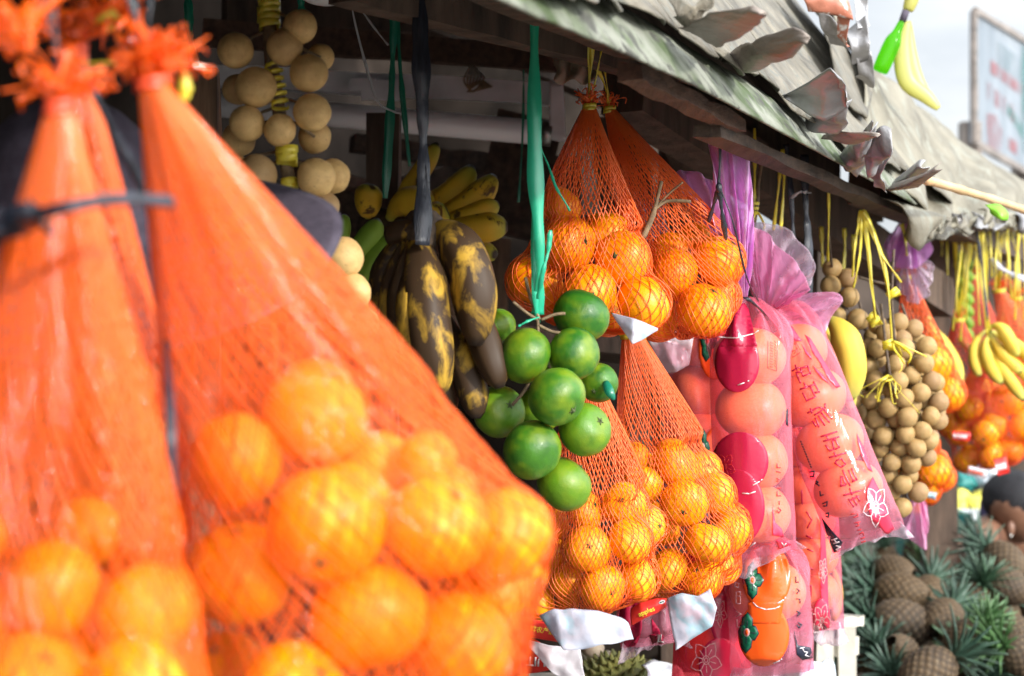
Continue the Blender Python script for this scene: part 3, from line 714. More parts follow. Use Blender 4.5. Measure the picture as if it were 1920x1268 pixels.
# ---------------------------------------------------------------- bunches
def hang(name, mat, parent, pts, wd, tw=3, side=None, label=None):
    mb = MB(); c = poly(PP(pts), 10)
    return mb.strip(c, lambda t: wd * (.75 + .25 * math.sin(t * 11 + wd * 900) + .1 * math.sin(t * 37)), side or (lambda t: V(math.cos(t * tw), math.sin(t * tw) * .6, 0)), .0006).build(name, MT[mat], parent, label=label)
def bunch_citrus():
    d = 2.12; fr = [(1090, 592, 54, .03), (985, 667, 53, -.01), (1077, 663, 50, .0), (1044, 744, 56, -.045), (936, 772, 50, .02), (1097, 806, 51, .0), (998, 844, 57, -.03), (1058, 908, 53, .01), (1122, 718, 38, .06), (932, 612, 36, .05), (1010, 770, 44, .07), (1030, 690, 38, .07)]
    t = thing('citrus_bunch', 'cluster of glossy green citrus tied to a bright green ribbon', 'citrus bunch', P(1020, 960, d))
    for px, py, r, dd in fr: fruit('green', 'green_citrus', P(px, py, d + dd), r * (d + dd) / F, parent=t)
    hang('ribbon', 'rib_g', t, [(1004, -40, d - .02), (1002, 60, d - .02), (1003, 300, d - .02), (1012, 480, d - .02), (1008, 590, d)], .0165, .25)
    hang('ribbon', 'rib_g', t, [(1001, -40, d - .01), (1000, 200, d - .01), (1002, 420, d - .01), (1004, 560, d - .01), (1010, 605, d)], .008, .6)
    hang('ribbon_end', 'rib_g', t, [(1008, 560, d - .02), (1018, 510, d - .04), (1028, 470, d - .04), (1032, 432, d - .04)], .0055, .3)
    hang('ribbon_end', 'rib_g', t, [(1010, 595, d - .02), (990, 602, d - .03), (972, 612, d - .03)], .003, .3)
    mb = MB()
    for l in ([(1008, 600), (1010, 640), (1012, 680)], [(1010, 610), (1035, 622), (1060, 625)], [(1008, 600), (985, 585), (962, 566)], [(1012, 600), (995, 560), (985, 520)], [(1015, 600), (1040, 590), (1060, 588)], [(1010, 640), (1035, 700), (1050, 760)], [(1010, 640), (990, 720), (960, 760)]):
        mb.tube(poly(PP(l, d - .005), 5), .0017, 6)
    mb.build('twig', MT['stem'], t)
    mb = MB(); mb.strip(poly(PP([(1135, 715, 2.16), (1143, 735, 2.15), (1152, 750, 2.15)]), 4), lambda t: .010 * math.sin(math.pi * (.15 + .8 * t)), V(1, 0, .3), .0006).build('leaf', MT['rib_dg'], t)
random.seed(5); bunch_citrus()
FL = []; FLL = []
for i in range(3):
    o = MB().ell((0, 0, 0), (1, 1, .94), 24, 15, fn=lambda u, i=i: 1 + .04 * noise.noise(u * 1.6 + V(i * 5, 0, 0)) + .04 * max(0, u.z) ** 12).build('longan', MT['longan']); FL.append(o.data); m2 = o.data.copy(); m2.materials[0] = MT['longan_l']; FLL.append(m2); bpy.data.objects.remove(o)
def longan(c, r, parent, name='longan', src=None):
    o = bpy.data.objects.new(name, random.choice(src or FL)); C.objects.link(o); o.parent = parent; o.location = c - root_loc(parent); s = r * rnd(.94, 1.05)
    o.scale = (s, s, s * rnd(.94, 1.06)); o.rotation_euler = (rnd(0, 6), rnd(0, 6), rnd(0, 6)); return o
def bunch_left():
    d = 1.92
    fr = [(442, 95, 35), (563, 50, 34), (534, 88, 37), (601, 108, 28, .04), (579, 138, 37), (480, 164, 38), (446, 168, 32, .05), (585, 211, 37), (463, 232, 37), (447, 262, 33, .04), (525, 244, 32, .0), (590, 257, 31, .04), (481, 328, 41), (432, 312, 34, .06), (593, 333, 36), (624, 331, 34, .04), (606, 388, 32, .01), (584, 485, 32), (645, 483, 38), (662, 547, 35), (608, 538, 30, .04), (570, 560, 30, .05), (686, 605, 27, .05), (640, 590, 30, .03), (500, 420, 36, .02), (560, 410, 34, .05), (530, 500, 36, .04), (600, 430, 30, .05)]
    t = thing('longan_bunch', 'near hanging bunch of large tan longans bound with yellow tape', 'longan bunch', P(560, 640, d), 'hanging longan bunches')
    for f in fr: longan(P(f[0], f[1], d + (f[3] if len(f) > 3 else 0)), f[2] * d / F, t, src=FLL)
    ax = PP([(503, -60), (505, 20), (508, 110), (522, 200), (535, 300), (545, 350), (560, 440), (600, 540), (640, 600)], d + .025)
    mb = MB().tube(poly(ax, 5), [.0065] * 41, 8)
    for f in fr:
        c = P(f[0], f[1], d + .02); a = min(poly(ax, 5), key=lambda q: (q - c).length + abs(q.z - c.z - .02)); mb.tube([a, a.lerp(c, .5) + V(0, 0, .003), c], [.002, .0015, .0015], 6)
    mb.build('twig', MT['stem'], t)
    winding('tape', 'rib_y', t, P(503, -20, d + .025), P(505, 55, d + .022), .010, 6, .007)
    winding('tape', 'rib_y', t, P(512, 120, d + .012), P(526, 205, d + .006), .0085, 6, .0032)
    winding('tape', 'rib_y', t, P(538, 280, d + .01), P(538, 305, d + .01), .010, 2, .008)
    winding('tape', 'rib_y', t, P(542, 338, d + .01), P(542, 358, d + .01), .008, 2, .006)
bunch_left()
def cluster(label, ax, d, r, n, extra_twigs, sep=1.72):
    t = thing('longan_bunch', label, 'longan bunch', P(ax[-1][0], ax[-1][1], d), 'hanging longan bunches')
    pts = [P(a[0], a[1], d) for a in ax]; rad = [a[2] * d / F for a in ax]
    ls = [(pts[i + 1] - pts[i]).length * (rad[i] + rad[i + 1]) for i in range(len(pts) - 1)]; tot = sum(ls); cs = []
    for tr in range(20000):
        if len(cs) >= n: break
        s = rnd(0, tot); i = 0
        while s > ls[i]: s -= ls[i]; i += 1
        u = s / ls[i]; c = pts[i].lerp(pts[i + 1], u); R_ = max(0, rad[i] * (1 - u) + rad[i + 1] * u - r)
        a = rnd(-math.pi, 0); q = c + V(math.cos(a), math.sin(a), rnd(-.2, .2)) * R_ * random.choice((1, 1, .95, .6, .3))
        if all((q - e).length > sep * r for e in cs): cs.append(q)
    for q in cs: longan(q, r, t)
    mb = MB().tube(poly(pts, 5), [.004] * (5 * (len(pts) - 1) + 1), 6)
    for q in cs:
        a = min(poly(pts, 5), key=lambda e: (e - q - V(0, 0, .03)).length); mb.tube([a, q], .0011, 5)
    for l in extra_twigs: mb.tube(poly(PP(l), 5), .0022, 6)
    mb.build('twig', MT['darktwig'], t)
    return t
t = cluster('upper longan bunch hanging by the pale pink plastic, ending behind a banana', [(1560, 505, 42), (1568, 525, 46), (1578, 560, 38), (1590, 610, 40), (1600, 660, 34), (1604, 720, 28), (1600, 760, 24)], 3.12, .0160, 50, [[(1552, 330, 3.0), (1553, 430, 3.05), (1560, 500, 3.1)]])
hang('string', 'rib_y', t, [(1553, 325, 2.95), (1554, 400, 3.0), (1552, 490, 3.06)], .0045, 2)
t = cluster('longest dense longan bunch, tapering down in front of the tangerines', [(1668, 596, 34), (1682, 640, 70), (1690, 700, 84), (1694, 760, 86), (1692, 820, 74), (1694, 880, 52), (1696, 930, 44), (1696, 965, 36)], 3.12, .0156, 100, [[(1652, 570, 3.05), (1660, 640, 3.05), (1668, 700, 3.04), (1675, 730, 3.06)], [(1676, 468, 3.05), (1672, 560, 3.05), (1678, 640, 3.06)], [(1640, 565, 3.1), (1650, 600, 3.08)], [(1610, 520, 3.1), (1640, 528, 3.1), (1670, 535, 3.1)]], 1.66)
cluster('third longan bunch at the back right of the longest one, over the tangerine net', [(1700, 640, 40), (1725, 720, 44), (1735, 780, 40), (1722, 840, 34)], 3.25, .0156, 60, [[(1690, 570, 3.25), (1700, 600, 3.25), (1710, 660, 3.25)]], 1.62)
cluster('second dense longan bunch, partly hidden at the left of the longest one', [(1622, 600, 30), (1630, 650, 36), (1628, 720, 40), (1632, 800, 40), (1640, 860, 34)], 3.2, .0156, 60, [[(1600, 540, 3.2), (1612, 570, 3.2), (1622, 620, 3.2)]], 1.66)
winding('tape', 'rib_y', t, P(1632, 590, 3.04), P(1645, 610, 3.04), .008, 2, .007)
winding('tape', 'rib_y', t, P(1672, 545, 3.04), P(1678, 556, 3.04), .009, 2, .006)
winding('tape', 'rib_y', t, P(1664, 640, 3.02), P(1666, 655, 3.02), .008, 2, .006)
tuft('tape', 'rib_y', t, P(1668, 705, 3.0), 9, .05, 1.2, V(0, -.5, -.5), .005)
tuft('tape', 'rib_y', t, P(1672, 640, 3.0), 6, .05, 1.0, V(.6, -.3, -.6), .005)
for l in ([(1615, 395), (1605, 450), (1598, 520)], [(1620, 395), (1630, 470), (1640, 590)], [(1618, 395), (1640, 440), (1668, 560)], [(1616, 395), (1650, 470), (1690, 530)], [(1620, 400), (1632, 520), (1642, 600)], [(1617, 395), (1612, 480), (1600, 540)], [(1622, 400), (1660, 500), (1672, 640)]):
    hang('string', 'rib_y', t, [(x, y, 3.03) for x, y in l], .0075, 2)

def banana(mb, pts, r, n=18, pe=5):
    c = bez(PP(pts) if not isinstance(pts[0], Vector) else pts, n); rad = []
    for i in range(n + 1):
        t = i / n
        k = min(1, .30 + 1.9 * max(0, t - .05)) if t < .42 else 1
        if t > .72: k = 1 - .62 * ((t - .72) / .28) ** 2.2
        if t > .97: k *= .72
        rad.append(r * k)
    b = len(mb.v); mb.tube(c, rad, 15, True)
    for i in range(n + 1):      # five soft ridges
        for k in range(15):
            q = b + i * 15 + k; mb.v[q] = c[i] + (mb.v[q] - c[i]) * (1 + .065 * math.cos(2 * math.pi * k / 15 * pe))
    return mb
def bananas(label, mat, loc, lst, d, crown=None, group=None, rs=1):
    t = thing('banana_bunch', label, 'banana bunch', P(*loc), group)
    for pts, r in lst:
        pts = [(p[0], p[1], d + (p[2] if len(p) > 2 else 0)) for p in pts]
        banana(MB(), pts, rs * r * d / F).build('banana', MT[mat], t)
    if crown: MB().tube(poly(PP(crown[0]), 4), crown[1], 10).build('stalk', MT[crown[2]], t)
    return t
random.seed(8)
t = bananas('overripe brown-blotched banana bunch hanging on a black plastic strap', 'ban_old', (830, 790, 2.1),
        [([(775, 430, .02), (800, 470, -.02), (790, 600, -.06), (828, 742, -.03)], 40),
         ([(800, 430, .02), (860, 425, -.01), (905, 500, -.03), (892, 648, -.02)], 43),
         ([(840, 470, .05), (880, 560, .03), (915, 650, .0), (938, 728, .0)], 31),
         ([(765, 440, .02), (735, 500, .0), (705, 600, .0), (760, 715, .0)], 21),
         ([(770, 450, .0), (750, 520, -.03), (725, 610, -.02), (790, 732, .0)], 22),
         ([(780, 460, .0), (765, 540, -.05), (755, 620, -.04), (800, 735, -.02)], 24),
         ([(820, 560, .06), (850, 650, .04), (895, 710, .02), (893, 785, .02)], 31),
         ([(800, 560, .06), (800, 650, .05), (810, 700, .04), (850, 770, .04)], 30),
         ([(760, 440, .04), (715, 480, .04), (700, 560, .05), (740, 660, .05)], 26),
         ([(735, 455, .04), (722, 440, .02), (760, 420, .0), (800, 440, .02)], 22)], 2.1,
        ([(795, 415, 2.12), (790, 450, 2.1), (770, 470, 2.12)], [.014, .022, .016, .02, .016, .014, .012, .01, .008], 'darktwig'))
hang('strap', 'rib_k', t, [(788, -60, 2.07), (788, 60, 2.07), (792, 200, 2.07), (794, 320, 2.07), (792, 460, 2.06)], .0185, .7)
hang('strap', 'rib_k', t, [(786, -60, 2.08), (786, 90, 2.075), (789, 210, 2.08), (797, 330, 2.075), (796, 450, 2.07)], .0125, 2.4)
bananas('ripe yellow speckled banana hand fanning right in the dark stall', 'ban_y', (820, 440, 2.85),
        [([(745, 400, .05), (790, 400, .0), (860, 380, -.02), (884, 312, 0)], 27), ([(770, 425, .02), (840, 415, -.03), (900, 380, -.04), (926, 330, -.02)], 26),
         ([(790, 435, .0), (850, 420, -.05), (900, 400, -.05), (934, 382, -.04)], 22), ([(790, 440, .0), (850, 440, -.06), (900, 425, -.06), (952, 426, -.06)], 28),
         ([(735, 400, .05), (755, 360, .03), (790, 330, .03), (820, 268, .03)], 18), ([(730, 410, .0), (750, 370, -.03), (790, 370, -.03), (800, 400, -.04)], 30),
         ([(690, 405, .06), (690, 390, .0), (690, 370, .0), (695, 345, .0)], 26), ([(800, 440, .05), (850, 460, .05), (900, 470, .02), (930, 478, .0)], 20),
         ([(780, 430, .06), (800, 400, .04), (830, 410, .04), (868, 398, .03)], 22), ([(740, 440, .0), (780, 420, -.05), (820, 405, -.06), (840, 395, -.06)], 26)], 2.85,
        ([(700, 430, 2.95), (750, 430, 2.9), (800, 440, 2.9)], [.03] * 9, 'darktwig'))
bananas('unripe green banana bunch behind the overripe bananas', 'ban_g', (680, 560, 2.62),
        [([(640, 540, .04), (650, 490, .0), (690, 470, -.02), (708, 412, 0)], 24), ([(650, 560, .04), (660, 540, .0), (700, 500, -.02), (740, 440, 0)], 26), ([(620, 520, .03), (630, 480, .0), (640, 440, -.02), (646, 404, 0)], 18),
         ([(650, 580, .05), (690, 560, .03), (720, 520, .02), (735, 480, .04)], 26), ([(640, 600, .08), (680, 600, .06), (700, 570, .05), (712, 540, .05)], 26)], 2.62,
        ([(600, 560, 2.7), (650, 570, 2.7), (700, 590, 2.7)], [.02] * 9, 'darktwig'))
bananas('plump yellow banana pair beside the longans and pink plastic', 'ban_p', (1580, 740, 3.0),
        [([(1552, 600, .0), (1580, 610, -.03), (1612, 660, -.04), (1590, 752, -.02)], 29), ([(1545, 610, .03), (1550, 630, .02), (1556, 690, .02), (1560, 740, .02)], 22), ([(1548, 640, .0), (1570, 660, -.02), (1590, 700, -.02), (1596, 770, .0)], 17)], 2.98)
bananas('single long pale banana hanging past the tangerines', 'ban_p', (1790, 720, 3.9), [([(1738, 592, .0), (1745, 640, .0), (1790, 660, .0), (1798, 726, .0)], 17)], 3.9)
t = bananas('far banana hand hanging on yellow ribbons at the frame edge', 'ban_p', (1880, 760, 4.0),
        [([(1850, 620, .03), (1818, 640, .0), (1822, 680, .0), (1838, 706, .0)], 13), ([(1855, 615, .0), (1880, 600, -.02), (1890, 640, -.02), (1908, 668, .0)], 16), ([(1855, 625, .0), (1870, 650, .0), (1890, 680, .0), (1915, 698, .0)], 14),
         ([(1856, 640, .02), (1870, 690, .0), (1895, 710, .0), (1920, 752, .0)], 15), ([(1856, 620, .02), (1890, 640, .04), (1920, 650, .04), (1945, 690, .0)], 15), ([(1860, 640, .03), (1900, 690, .02), (1930, 700, .02), (1950, 740, .0)], 14), ([(1852, 632, .0), (1840, 650, -.02), (1850, 690, .0), (1880, 720, .0)], 15)], 4.0, rs=.82)
for l in ([(1835, 428), (1840, 520), (1850, 625)], [(1842, 428), (1848, 540), (1856, 620)]): hang('string', 'rib_y', t, [(x, y, 3.98) for x, y in l], .008, 2)
bananas('blurred green banana stalk deep behind the violet bag', 'ban_g', (1775, 680, 4.8),
        [([(1780, 470 + 22 * k, .0), (1770 - 12 * (k % 3), 480 + 22 * k, -.05), (1755, 490 + 22 * k, -.07), (1745 + 8 * (k % 2), 500 + 22 * k, -.08)], 10) for k in range(9)] +
        [([(1785, 470 + 22 * k, .0), (1800, 480 + 22 * k, -.05), (1815, 490 + 22 * k, -.05), (1822, 505 + 22 * k, -.04)], 10) for k in range(8)], 4.8,
        ([(1782, 440, 4.8), (1784, 560, 4.8), (1782, 690, 4.8)], [.012] * 9, 'darktwig'))

# ---------------------------------------------------------------- persimmon packs: film tubes with printed fruit and lettering
def bvh_of(mb): return BVHTree.FromPolygons([tuple(v) for v in mb.v], [f for f in mb.f])
CAM = V(0, 0, CZ)
def wrap(bv, px, py, lift, dmax=.3, dref=2.6):
    dr = (P(px, py, 1) - CAM).normalized(); h = bv.ray_cast(CAM, dr)
    if h[0] is None:
        q = P(px, py, dref); h2 = bv.find_nearest(q); return h2[0] - dr * lift
    return h[0] - dr * lift
def decal(bv, name, mat, parent, polys, lift=.0012, dref=2.6, seg=9.0):
    """printed patches: outlines in photo pixels, wrapped on the film"""
    if name in ('printed_fruit', 'printed_edge', 'printed_panel', 'printed_leaf') and len(polys) > 1:
        for i, pl in enumerate(polys): decal(bv, name, mat, parent, [pl], lift + .00012 * i, dref, seg)
        return
    name = 'lettering' if 'letter' in name or 'mark' in name else 'print'
    bm = bmesh.new()
    for pl in polys:
        vs = [bm.verts.new((x, y, 0)) for x, y in pl]
        try: bm.faces.new(vs)
        except ValueError: pass
    bmesh.ops.triangulate(bm, faces=bm.faces[:])
    for _ in range(5):
        es = [e for e in bm.edges if e.calc_length() > seg]
        if not es: break
        bmesh.ops.subdivide_edges(bm, edges=es, cuts=1); bmesh.ops.triangulate(bm, faces=bm.faces[:])
    bm.verts.ensure_lookup_table(); mb = MB()
    mb.v = [wrap(bv, v.co.x, v.co.y, lift, dref=dref) for v in bm.verts]; mb.f = [tuple(v.index for v in f.verts) for f in bm.faces]
    bm.free(); return mb.build(name, MT[mat], parent, thick=.0003)
def oval(cx, cy, rx, ry, rot=0, n=36):
    c, s = math.cos(R(rot)), math.sin(R(rot)); return [(cx + rx * math.cos(a) * c - ry * math.sin(a) * s, cy + rx * math.cos(a) * s + ry * math.sin(a) * c) for a in [2 * math.pi * k / n for k in range(n)]]
def strokes(lines, w_):
    out = []
    for l in lines:
        ww = w_
        for (x0, y0), (x1, y1) in zip(l, l[1:]):
            dx, dy = x1 - x0, y1 - y0; m = math.hypot(dx, dy) or 1; nx, ny = -dy / m * ww / 2, dx / m * ww / 2; ex, ey = dx / m * ww * .3, dy / m * ww * .3
            out.append([(x0 + nx - ex, y0 + ny - ey), (x1 + nx + ex, y1 + ny + ey), (x1 - nx + ex, y1 - ny + ey), (x0 - nx - ex, y0 - ny - ey)])
    return out
def text_polys(s, cx, cy, size, rot=0, sx=1, flip=False, font_bold=.0):
    """outline triangles of a word in photo pixels centred on cx,cy"""
    cu = bpy.data.curves.new('t', 'FONT'); cu.body = s; cu.size = size; cu.align_x = 'CENTER'; cu.align_y = 'CENTER'; cu.offset = font_bold; cu.resolution_u = 3
    o = bpy.data.objects.new('t', cu); C.objects.link(o); dg = bpy.context.evaluated_depsgraph_get(); dg.update()
    me = bpy.data.meshes.new_from_object(o.evaluated_get(dg)); c, s_ = math.cos(R(rot)), math.sin(R(rot)); out = []
    for p in me.polygons:
        q = []
        for i in p.vertices:
            v = me.vertices[i].co; x, y = v.x * sx * (-1 if flip else 1), -v.y; q.append((cx + x * c - y * s_, cy + x * s_ + y * c))
        out.append(q)
    bpy.data.objects.remove(o); bpy.data.curves.remove(cu); return out
def calyx_print(bv, par, cx, cy, s, rot=0, flat=.75):
    def leaf(a, l, w_):
        c, q = math.cos(R(a)), math.sin(R(a)); pts = [(0, 0), (.3, -.5), (.7, -.45), (1, 0), (.7, .45), (.3, .5)]
        return [(cx + (x * l * c - y * w_ * q) * flat, cy + (x * l * q + y * w_ * c)) for x, y in pts]
    As = [rot - 90, rot, rot + 90, rot + 180]; Ls = [1, .8, 1.05, .55]
    decal(bv, 'printed_leaf', 'i_black', par, [leaf(a, s * (l + .07), s * .84) for a, l in zip(As, Ls)], .0016)
    decal(bv, 'printed_leaf', 'i_green', par, [leaf(a, s * l, s * .70) for a, l in zip(As, Ls)], .0021)
    decal(bv, 'printed_leaf', 'i_black', par, strokes([[(cx, cy), (cx + math.cos(R(a)) * s * .6 * flat, cy + math.sin(R(a)) * s * .6)] for a in As], 1.3), .0025)
    decal(bv, 'printed_ring', 'i_pink', par, [oval(cx, cy, s * .17 * flat + 1, s * .22)], .0028)
    decal(bv, 'printed_ring', 'i_or', par, [oval(cx, cy, s * .11 * flat, s * .15)], .0031)
def flower_lines(cx, cy, s, rot=0, flat=.6):
    L_ = []
    def T(x, y):
        c, q = math.cos(R(rot)), math.sin(R(rot)); x, y = x * s, y * s
        return (cx + (x * c - y * q) * flat, cy + x * q + y * c)
    for a in range(0, 360, 72):
        c, q = math.cos(R(a)), math.sin(R(a)); pts = [(.15, -.1), (.5, -.38), (.8, -.25), (1.05, 0), (.8, .25), (.5, .38), (.15, .1)]
        L_.append([T(x * c - y * q, x * q + y * c) for x, y in pts])
        L_.append([T(x * c, x * q) for x in (.3, .65)])
    L_.append([T(math.cos(a / 5) * .22, math.sin(a / 5) * .22) for a in range(0, 32)]); L_.append([T(math.cos(a / 5) * .11, math.sin(a / 5) * .11) for a in range(0, 32)])
    return L_
def pack(label, axis, Rr, seed, mat='pack', neck=None, bottom=True, nfruit=5, fr=None, flab=None, top_d=0, twist=0, pleat=.38, finr=1.25):
    """axis: list (px,py,d) neck to bottom; Rr radius in m. Returns (thing, bvh)"""
    random.seed(seed)
    c = poly(PP(axis), 10); n = len(c) - 1
    t = thing('persimmon_pack', label, 'fruit pack', c[-1], 'film packs of persimmons')
    G = []; M_ = 56; L_ = sum((c[i + 1] - c[i]).length for i in range(n)); s = 0
    for i in range(n + 1):
        tg = (c[min(i + 1, n)] - c[max(i - 1, 0)]).normalized(); x = V(1, 0, 0); x = (x - tg * tg.dot(x)).normalized(); y = tg.cross(x)
        if i: s += (c[i] - c[i - 1]).length
        u = s / .062; r = Rr * min(1, .10 + .9 * math.sin(min(1, u) * math.pi / 2) ** .8)
        e = (L_ - s) / .026; sq = 1
        if e < 1: r *= .80 + .2 * e; sq = .35 + .65 * e
        row = []
        for k in range(M_):
            a = 2 * math.pi * k / M_
            pl = pleat * max(0, 1 - u * .8) * math.cos(a * 11 + seed + noise.noise(V(s * 9, a, 0)) * 2) 
            wr = .02 + .022 * noise.noise(V(math.cos(a) * 1.5, math.sin(a) * 1.5, s * 9 + seed)) + .018 * noise.noise(V(math.cos(a) * 5, math.sin(a) * 5, s * 25 + seed))
            wr += .010 * max(0, noise.noise(V(math.cos(a) * 3.2 + seed, math.sin(a) * 3.2, s * 4))) * 2 + .012 * abs(noise.noise(V(math.cos(a) * 6, math.sin(a) * 6 + seed, s * 3)))
            if e < 1.2: wr += (1.2 - e) * .09 * math.cos(a * 7 + seed)
            rr = r * (1 + pl + wr)
            row.append(c[i] + x * math.cos(a) * rr * (1 + (1 - sq) * .25) + y * math.sin(a) * rr * sq)
        G.append(row)
    mb = MB().grid(G, True); bv = bvh_of(mb)
    mb.build('film', MT[mat], t)
    if bottom:   # the sealed, crumpled lower fin
        tg = (c[-1] - c[-4]).normalized(); x = V(1, 0, 0); x = (x - tg * tg.dot(x)).normalized(); g = []
        for j in range(7):
            v = j / 6; row = []
            for i in range(25):
                u = i / 24 * 2 - 1
                p = c[-1] - tg * .010 + x * u * Rr * (.95 + .25 * v) + tg * (v * .022 * (1 + .5 * math.sin(u * 2 + seed) + .3 * noise.noise(V(u * 4, seed, 0)))) + tg.cross(x) * (.010 * math.sin(u * 9 + seed + v * 2) * (1 - .3 * v) + .006 * noise.noise(V(u * 9, v * 4, seed)))
                row.append(p)
            g.append(row)
        MB().grid(g).build('fin', MT['clearf' if mat == 'pack' else mat], t, thick=.0002)
    # the persimmons
    s0 = .075; fr_ = fr or Rr * .93; pos = s0; k = 0; dist = [0]
    for i in range(n): dist.append(dist[-1] + (c[i + 1] - c[i]).length)
    while k < nfruit and pos < L_ - .040:
        i = max(j for j in range(n + 1) if dist[j] <= pos); i = min(i, n - 1); p = c[i].lerp(c[i + 1], (pos - dist[i]) / (dist[i + 1] - dist[i]))
        tg = (c[i + 1] - c[i]).normalized(); o = bpy.data.objects.new('persimmon', PM[k % 2]); C.objects.link(o); o.location = p
        o.rotation_mode = 'QUATERNION'; o.rotation_quaternion = (tg + V(rnd(-.15, .15), rnd(-.15, .15), 0)).to_track_quat('Z', 'Y'); o.scale = (fr_, fr_, fr_ * .86)
        tag(o, flab or ('persimmon packed inside the ' + label), 'fruit', 'persimmons inside the ' + label.split(',')[0]); pos += fr_ * .86 * 1.66; k += 1
    return t, bv
PM = []
for i in range(2):
    def fn(u, i=i):
        a = math.atan2(u.y, u.x); return 1 + .025 * math.cos(4 * a + i) * (1 - abs(u.z)) - .10 * max(0, u.z) ** 10 - .05 * max(0, -u.z) ** 8 + .02 * noise.noise(u * 2 + V(i, 0, 0))
    o = MB().ell((0, 0, 0), 1, 32, 20, fn=fn).build('persimmon', MT['persim']); PM.append(o.data); bpy.data.objects.remove(o)

# front crimson-printed pack
PKG = 'front persimmon pack printed with crimson fruit, hanging straight'
t, bv = pack(PKG, [(1398, 562, 2.56), (1402, 600, 2.55), (1406, 680, 2.54), (1408, 780, 2.54), (1412, 900, 2.54), (1418, 1000, 2.54), (1425, 1042, 2.54)], .0485, 3, nfruit=4, flab='pale persimmon inside the front straight pack with crimson prints')
decal(bv, 'printed_fruit', 'i_crim', t, [oval(1382, 680, 42, 56), [(1352, 650), (1378, 575), (1396, 568), (1404, 580), (1420, 650)]])
decal(bv, 'printed_fruit', 'i_crim', t, [oval(1388, 866, 53, 56), oval(1380, 952, 54, 72)])
decal(bv, 'printed_line', 'i_white', t, strokes([[(1384, 722), (1395, 718)], [(1402, 715), (1404, 714)], [(1412, 910), (1424, 903)], [(1427, 901), (1429, 899)], [(1392, 925), (1405, 926), (1416, 922)], [(1348, 632), (1380, 634), (1412, 626), (1422, 620)], [(1406, 1025), (1416, 1018)]], 2.0), .0022)
decal(bv, 'printed_line', 'i_red', t, strokes([[(1440, 640), (1439, 690), (1456, 696), (1458, 640)]] + [[(1444, y), (1449, y + 2)] for y in range(642, 690, 5)] + [[(1452, y), (1455, y + 3)] for y in range(640, 690, 5)] + flower_lines(1358, 875, 26, 20, .8), 1.0), .0022)
decal(bv, 'printed_letter', 'i_red', t, strokes([[(1457, 870), (1457, 877), (1463, 877)], [(1456, 884), (1463, 886)], [(1457, 897), (1461, 900), (1457, 903)], [(1458, 915), (1464, 915)], [(1457, 922), (1457, 930), (1464, 930)], [(1461, 940), (1461, 946)], [(1459, 952), (1464, 957), (1460, 962), (1457, 957)]], 2.2), .0022)
decal(bv, 'printed_panel', 'i_hot', t, [[(1448, 950), (1454, 980), (1466, 992), (1470, 1008), (1449, 1004)], [(1455, 1012), (1474, 1016), (1484, 1022), (1460, 1030)]], .0018)
decal(bv, 'printed_mark', 'i_white', t, strokes([[(1466, 1018), (1470, 1024), (1474, 1019)]], 1.8), .0026)
decal(bv, 'printed_edge', 'i_black', t, [[(1474, 770), (1478, 765), (1478, 800), (1474, 796)]], .0018)
# tilted pack with the lettering
PK2 = 'tilted persimmon pack with tall crimson lettering and red hot edge'
t, bv = pack(PK2, [(1438, 582, 2.70), (1462, 612, 2.68), (1497, 680, 2.66), (1536, 780, 2.64), (1575, 880, 2.63), (1612, 970, 2.62), (1628, 1012, 2.62)], .0475, 5, nfruit=5, flab='persimmon inside the tilted lettered pack')
s1 = lambda l: [[(1460 + x / 5.513, 600 + y / 5.513) for x, y in q] for q in l]
s2 = lambda l: [[(1500 + x / 4.695, 800 + y / 4.695) for x, y in q] for q in l]
decal(bv, 'printed_letter', 'i_crim', t, strokes(s1([[(140, 528), (190, 500), (215, 492)], [(172, 468), (190, 520)], [(182, 542), (200, 600), (225, 652)], [(182, 542), (235, 535), (250, 580), (328, 555), (300, 478), (225, 500), (240, 545)],
    [(222, 718), (300, 690), (370, 668)], [(262, 652), (285, 700)], [(360, 640), (420, 745), (375, 752)], [(248, 755), (290, 835), (380, 795), (325, 690)],
    [(298, 962), (405, 905), (455, 912)], [(328, 918), (345, 962)], [(480, 868), (480, 910), (400, 968), (370, 985)], [(470, 930), (550, 1020)], [(440, 960), (525, 1058)], [(410, 990), (475, 1090)], [(380, 1015), (415, 1105)], [(350, 1050), (388, 1100)]])
    + s2([[(185, 88), (325, 45)], [(208, 128), (342, 90)], [(232, 78), (250, 120)], [(225, 165), (262, 212), (300, 198), (285, 125), (310, 115), (345, 182), (312, 200)],
    [(258, 272), (405, 232)], [(300, 228), (320, 265)], [(308, 322), (362, 358), (400, 330), (362, 282), (322, 298), (308, 322)],
    [(455, 370), (500, 468), (460, 485)], [(428, 385), (470, 480)], [(375, 385), (440, 520)], [(360, 440), (360, 525), (405, 510), (370, 440)],
    [(385, 605), (538, 562)], [(438, 545), (458, 600)], [(430, 640), (472, 705)], [(465, 625), (500, 690)], [(495, 610), (528, 655)], [(440, 650), (520, 612)]]), 3.2), .0016)
decal(bv, 'printed_letter', 'i_red', t, strokes(s2([[(448, 772), (485, 765)], [(470, 800), (510, 790), (505, 770)], [(480, 850), (530, 838)], [(490, 880), (520, 872), (510, 850)], [(505, 915), (540, 905)], [(520, 950), (555, 930), (560, 960)], [(535, 990), (570, 975)], [(540, 1020), (575, 1010)]]), 1.8), .0016)
decal(bv, 'printed_letter', 'i_red', t, strokes(s1([[(75, 235), (160, 190)], [(75, 235), (100, 320)], [(105, 240), (180, 215)], [(150, 190), (225, 310)], [(100, 320), (150, 385), (240, 325)], [(100, 290), (170, 250), (190, 300)], [(130, 330), (200, 300)], [(160, 350), (190, 310)], [(120, 260), (140, 330)]]), 1.3), .0016)
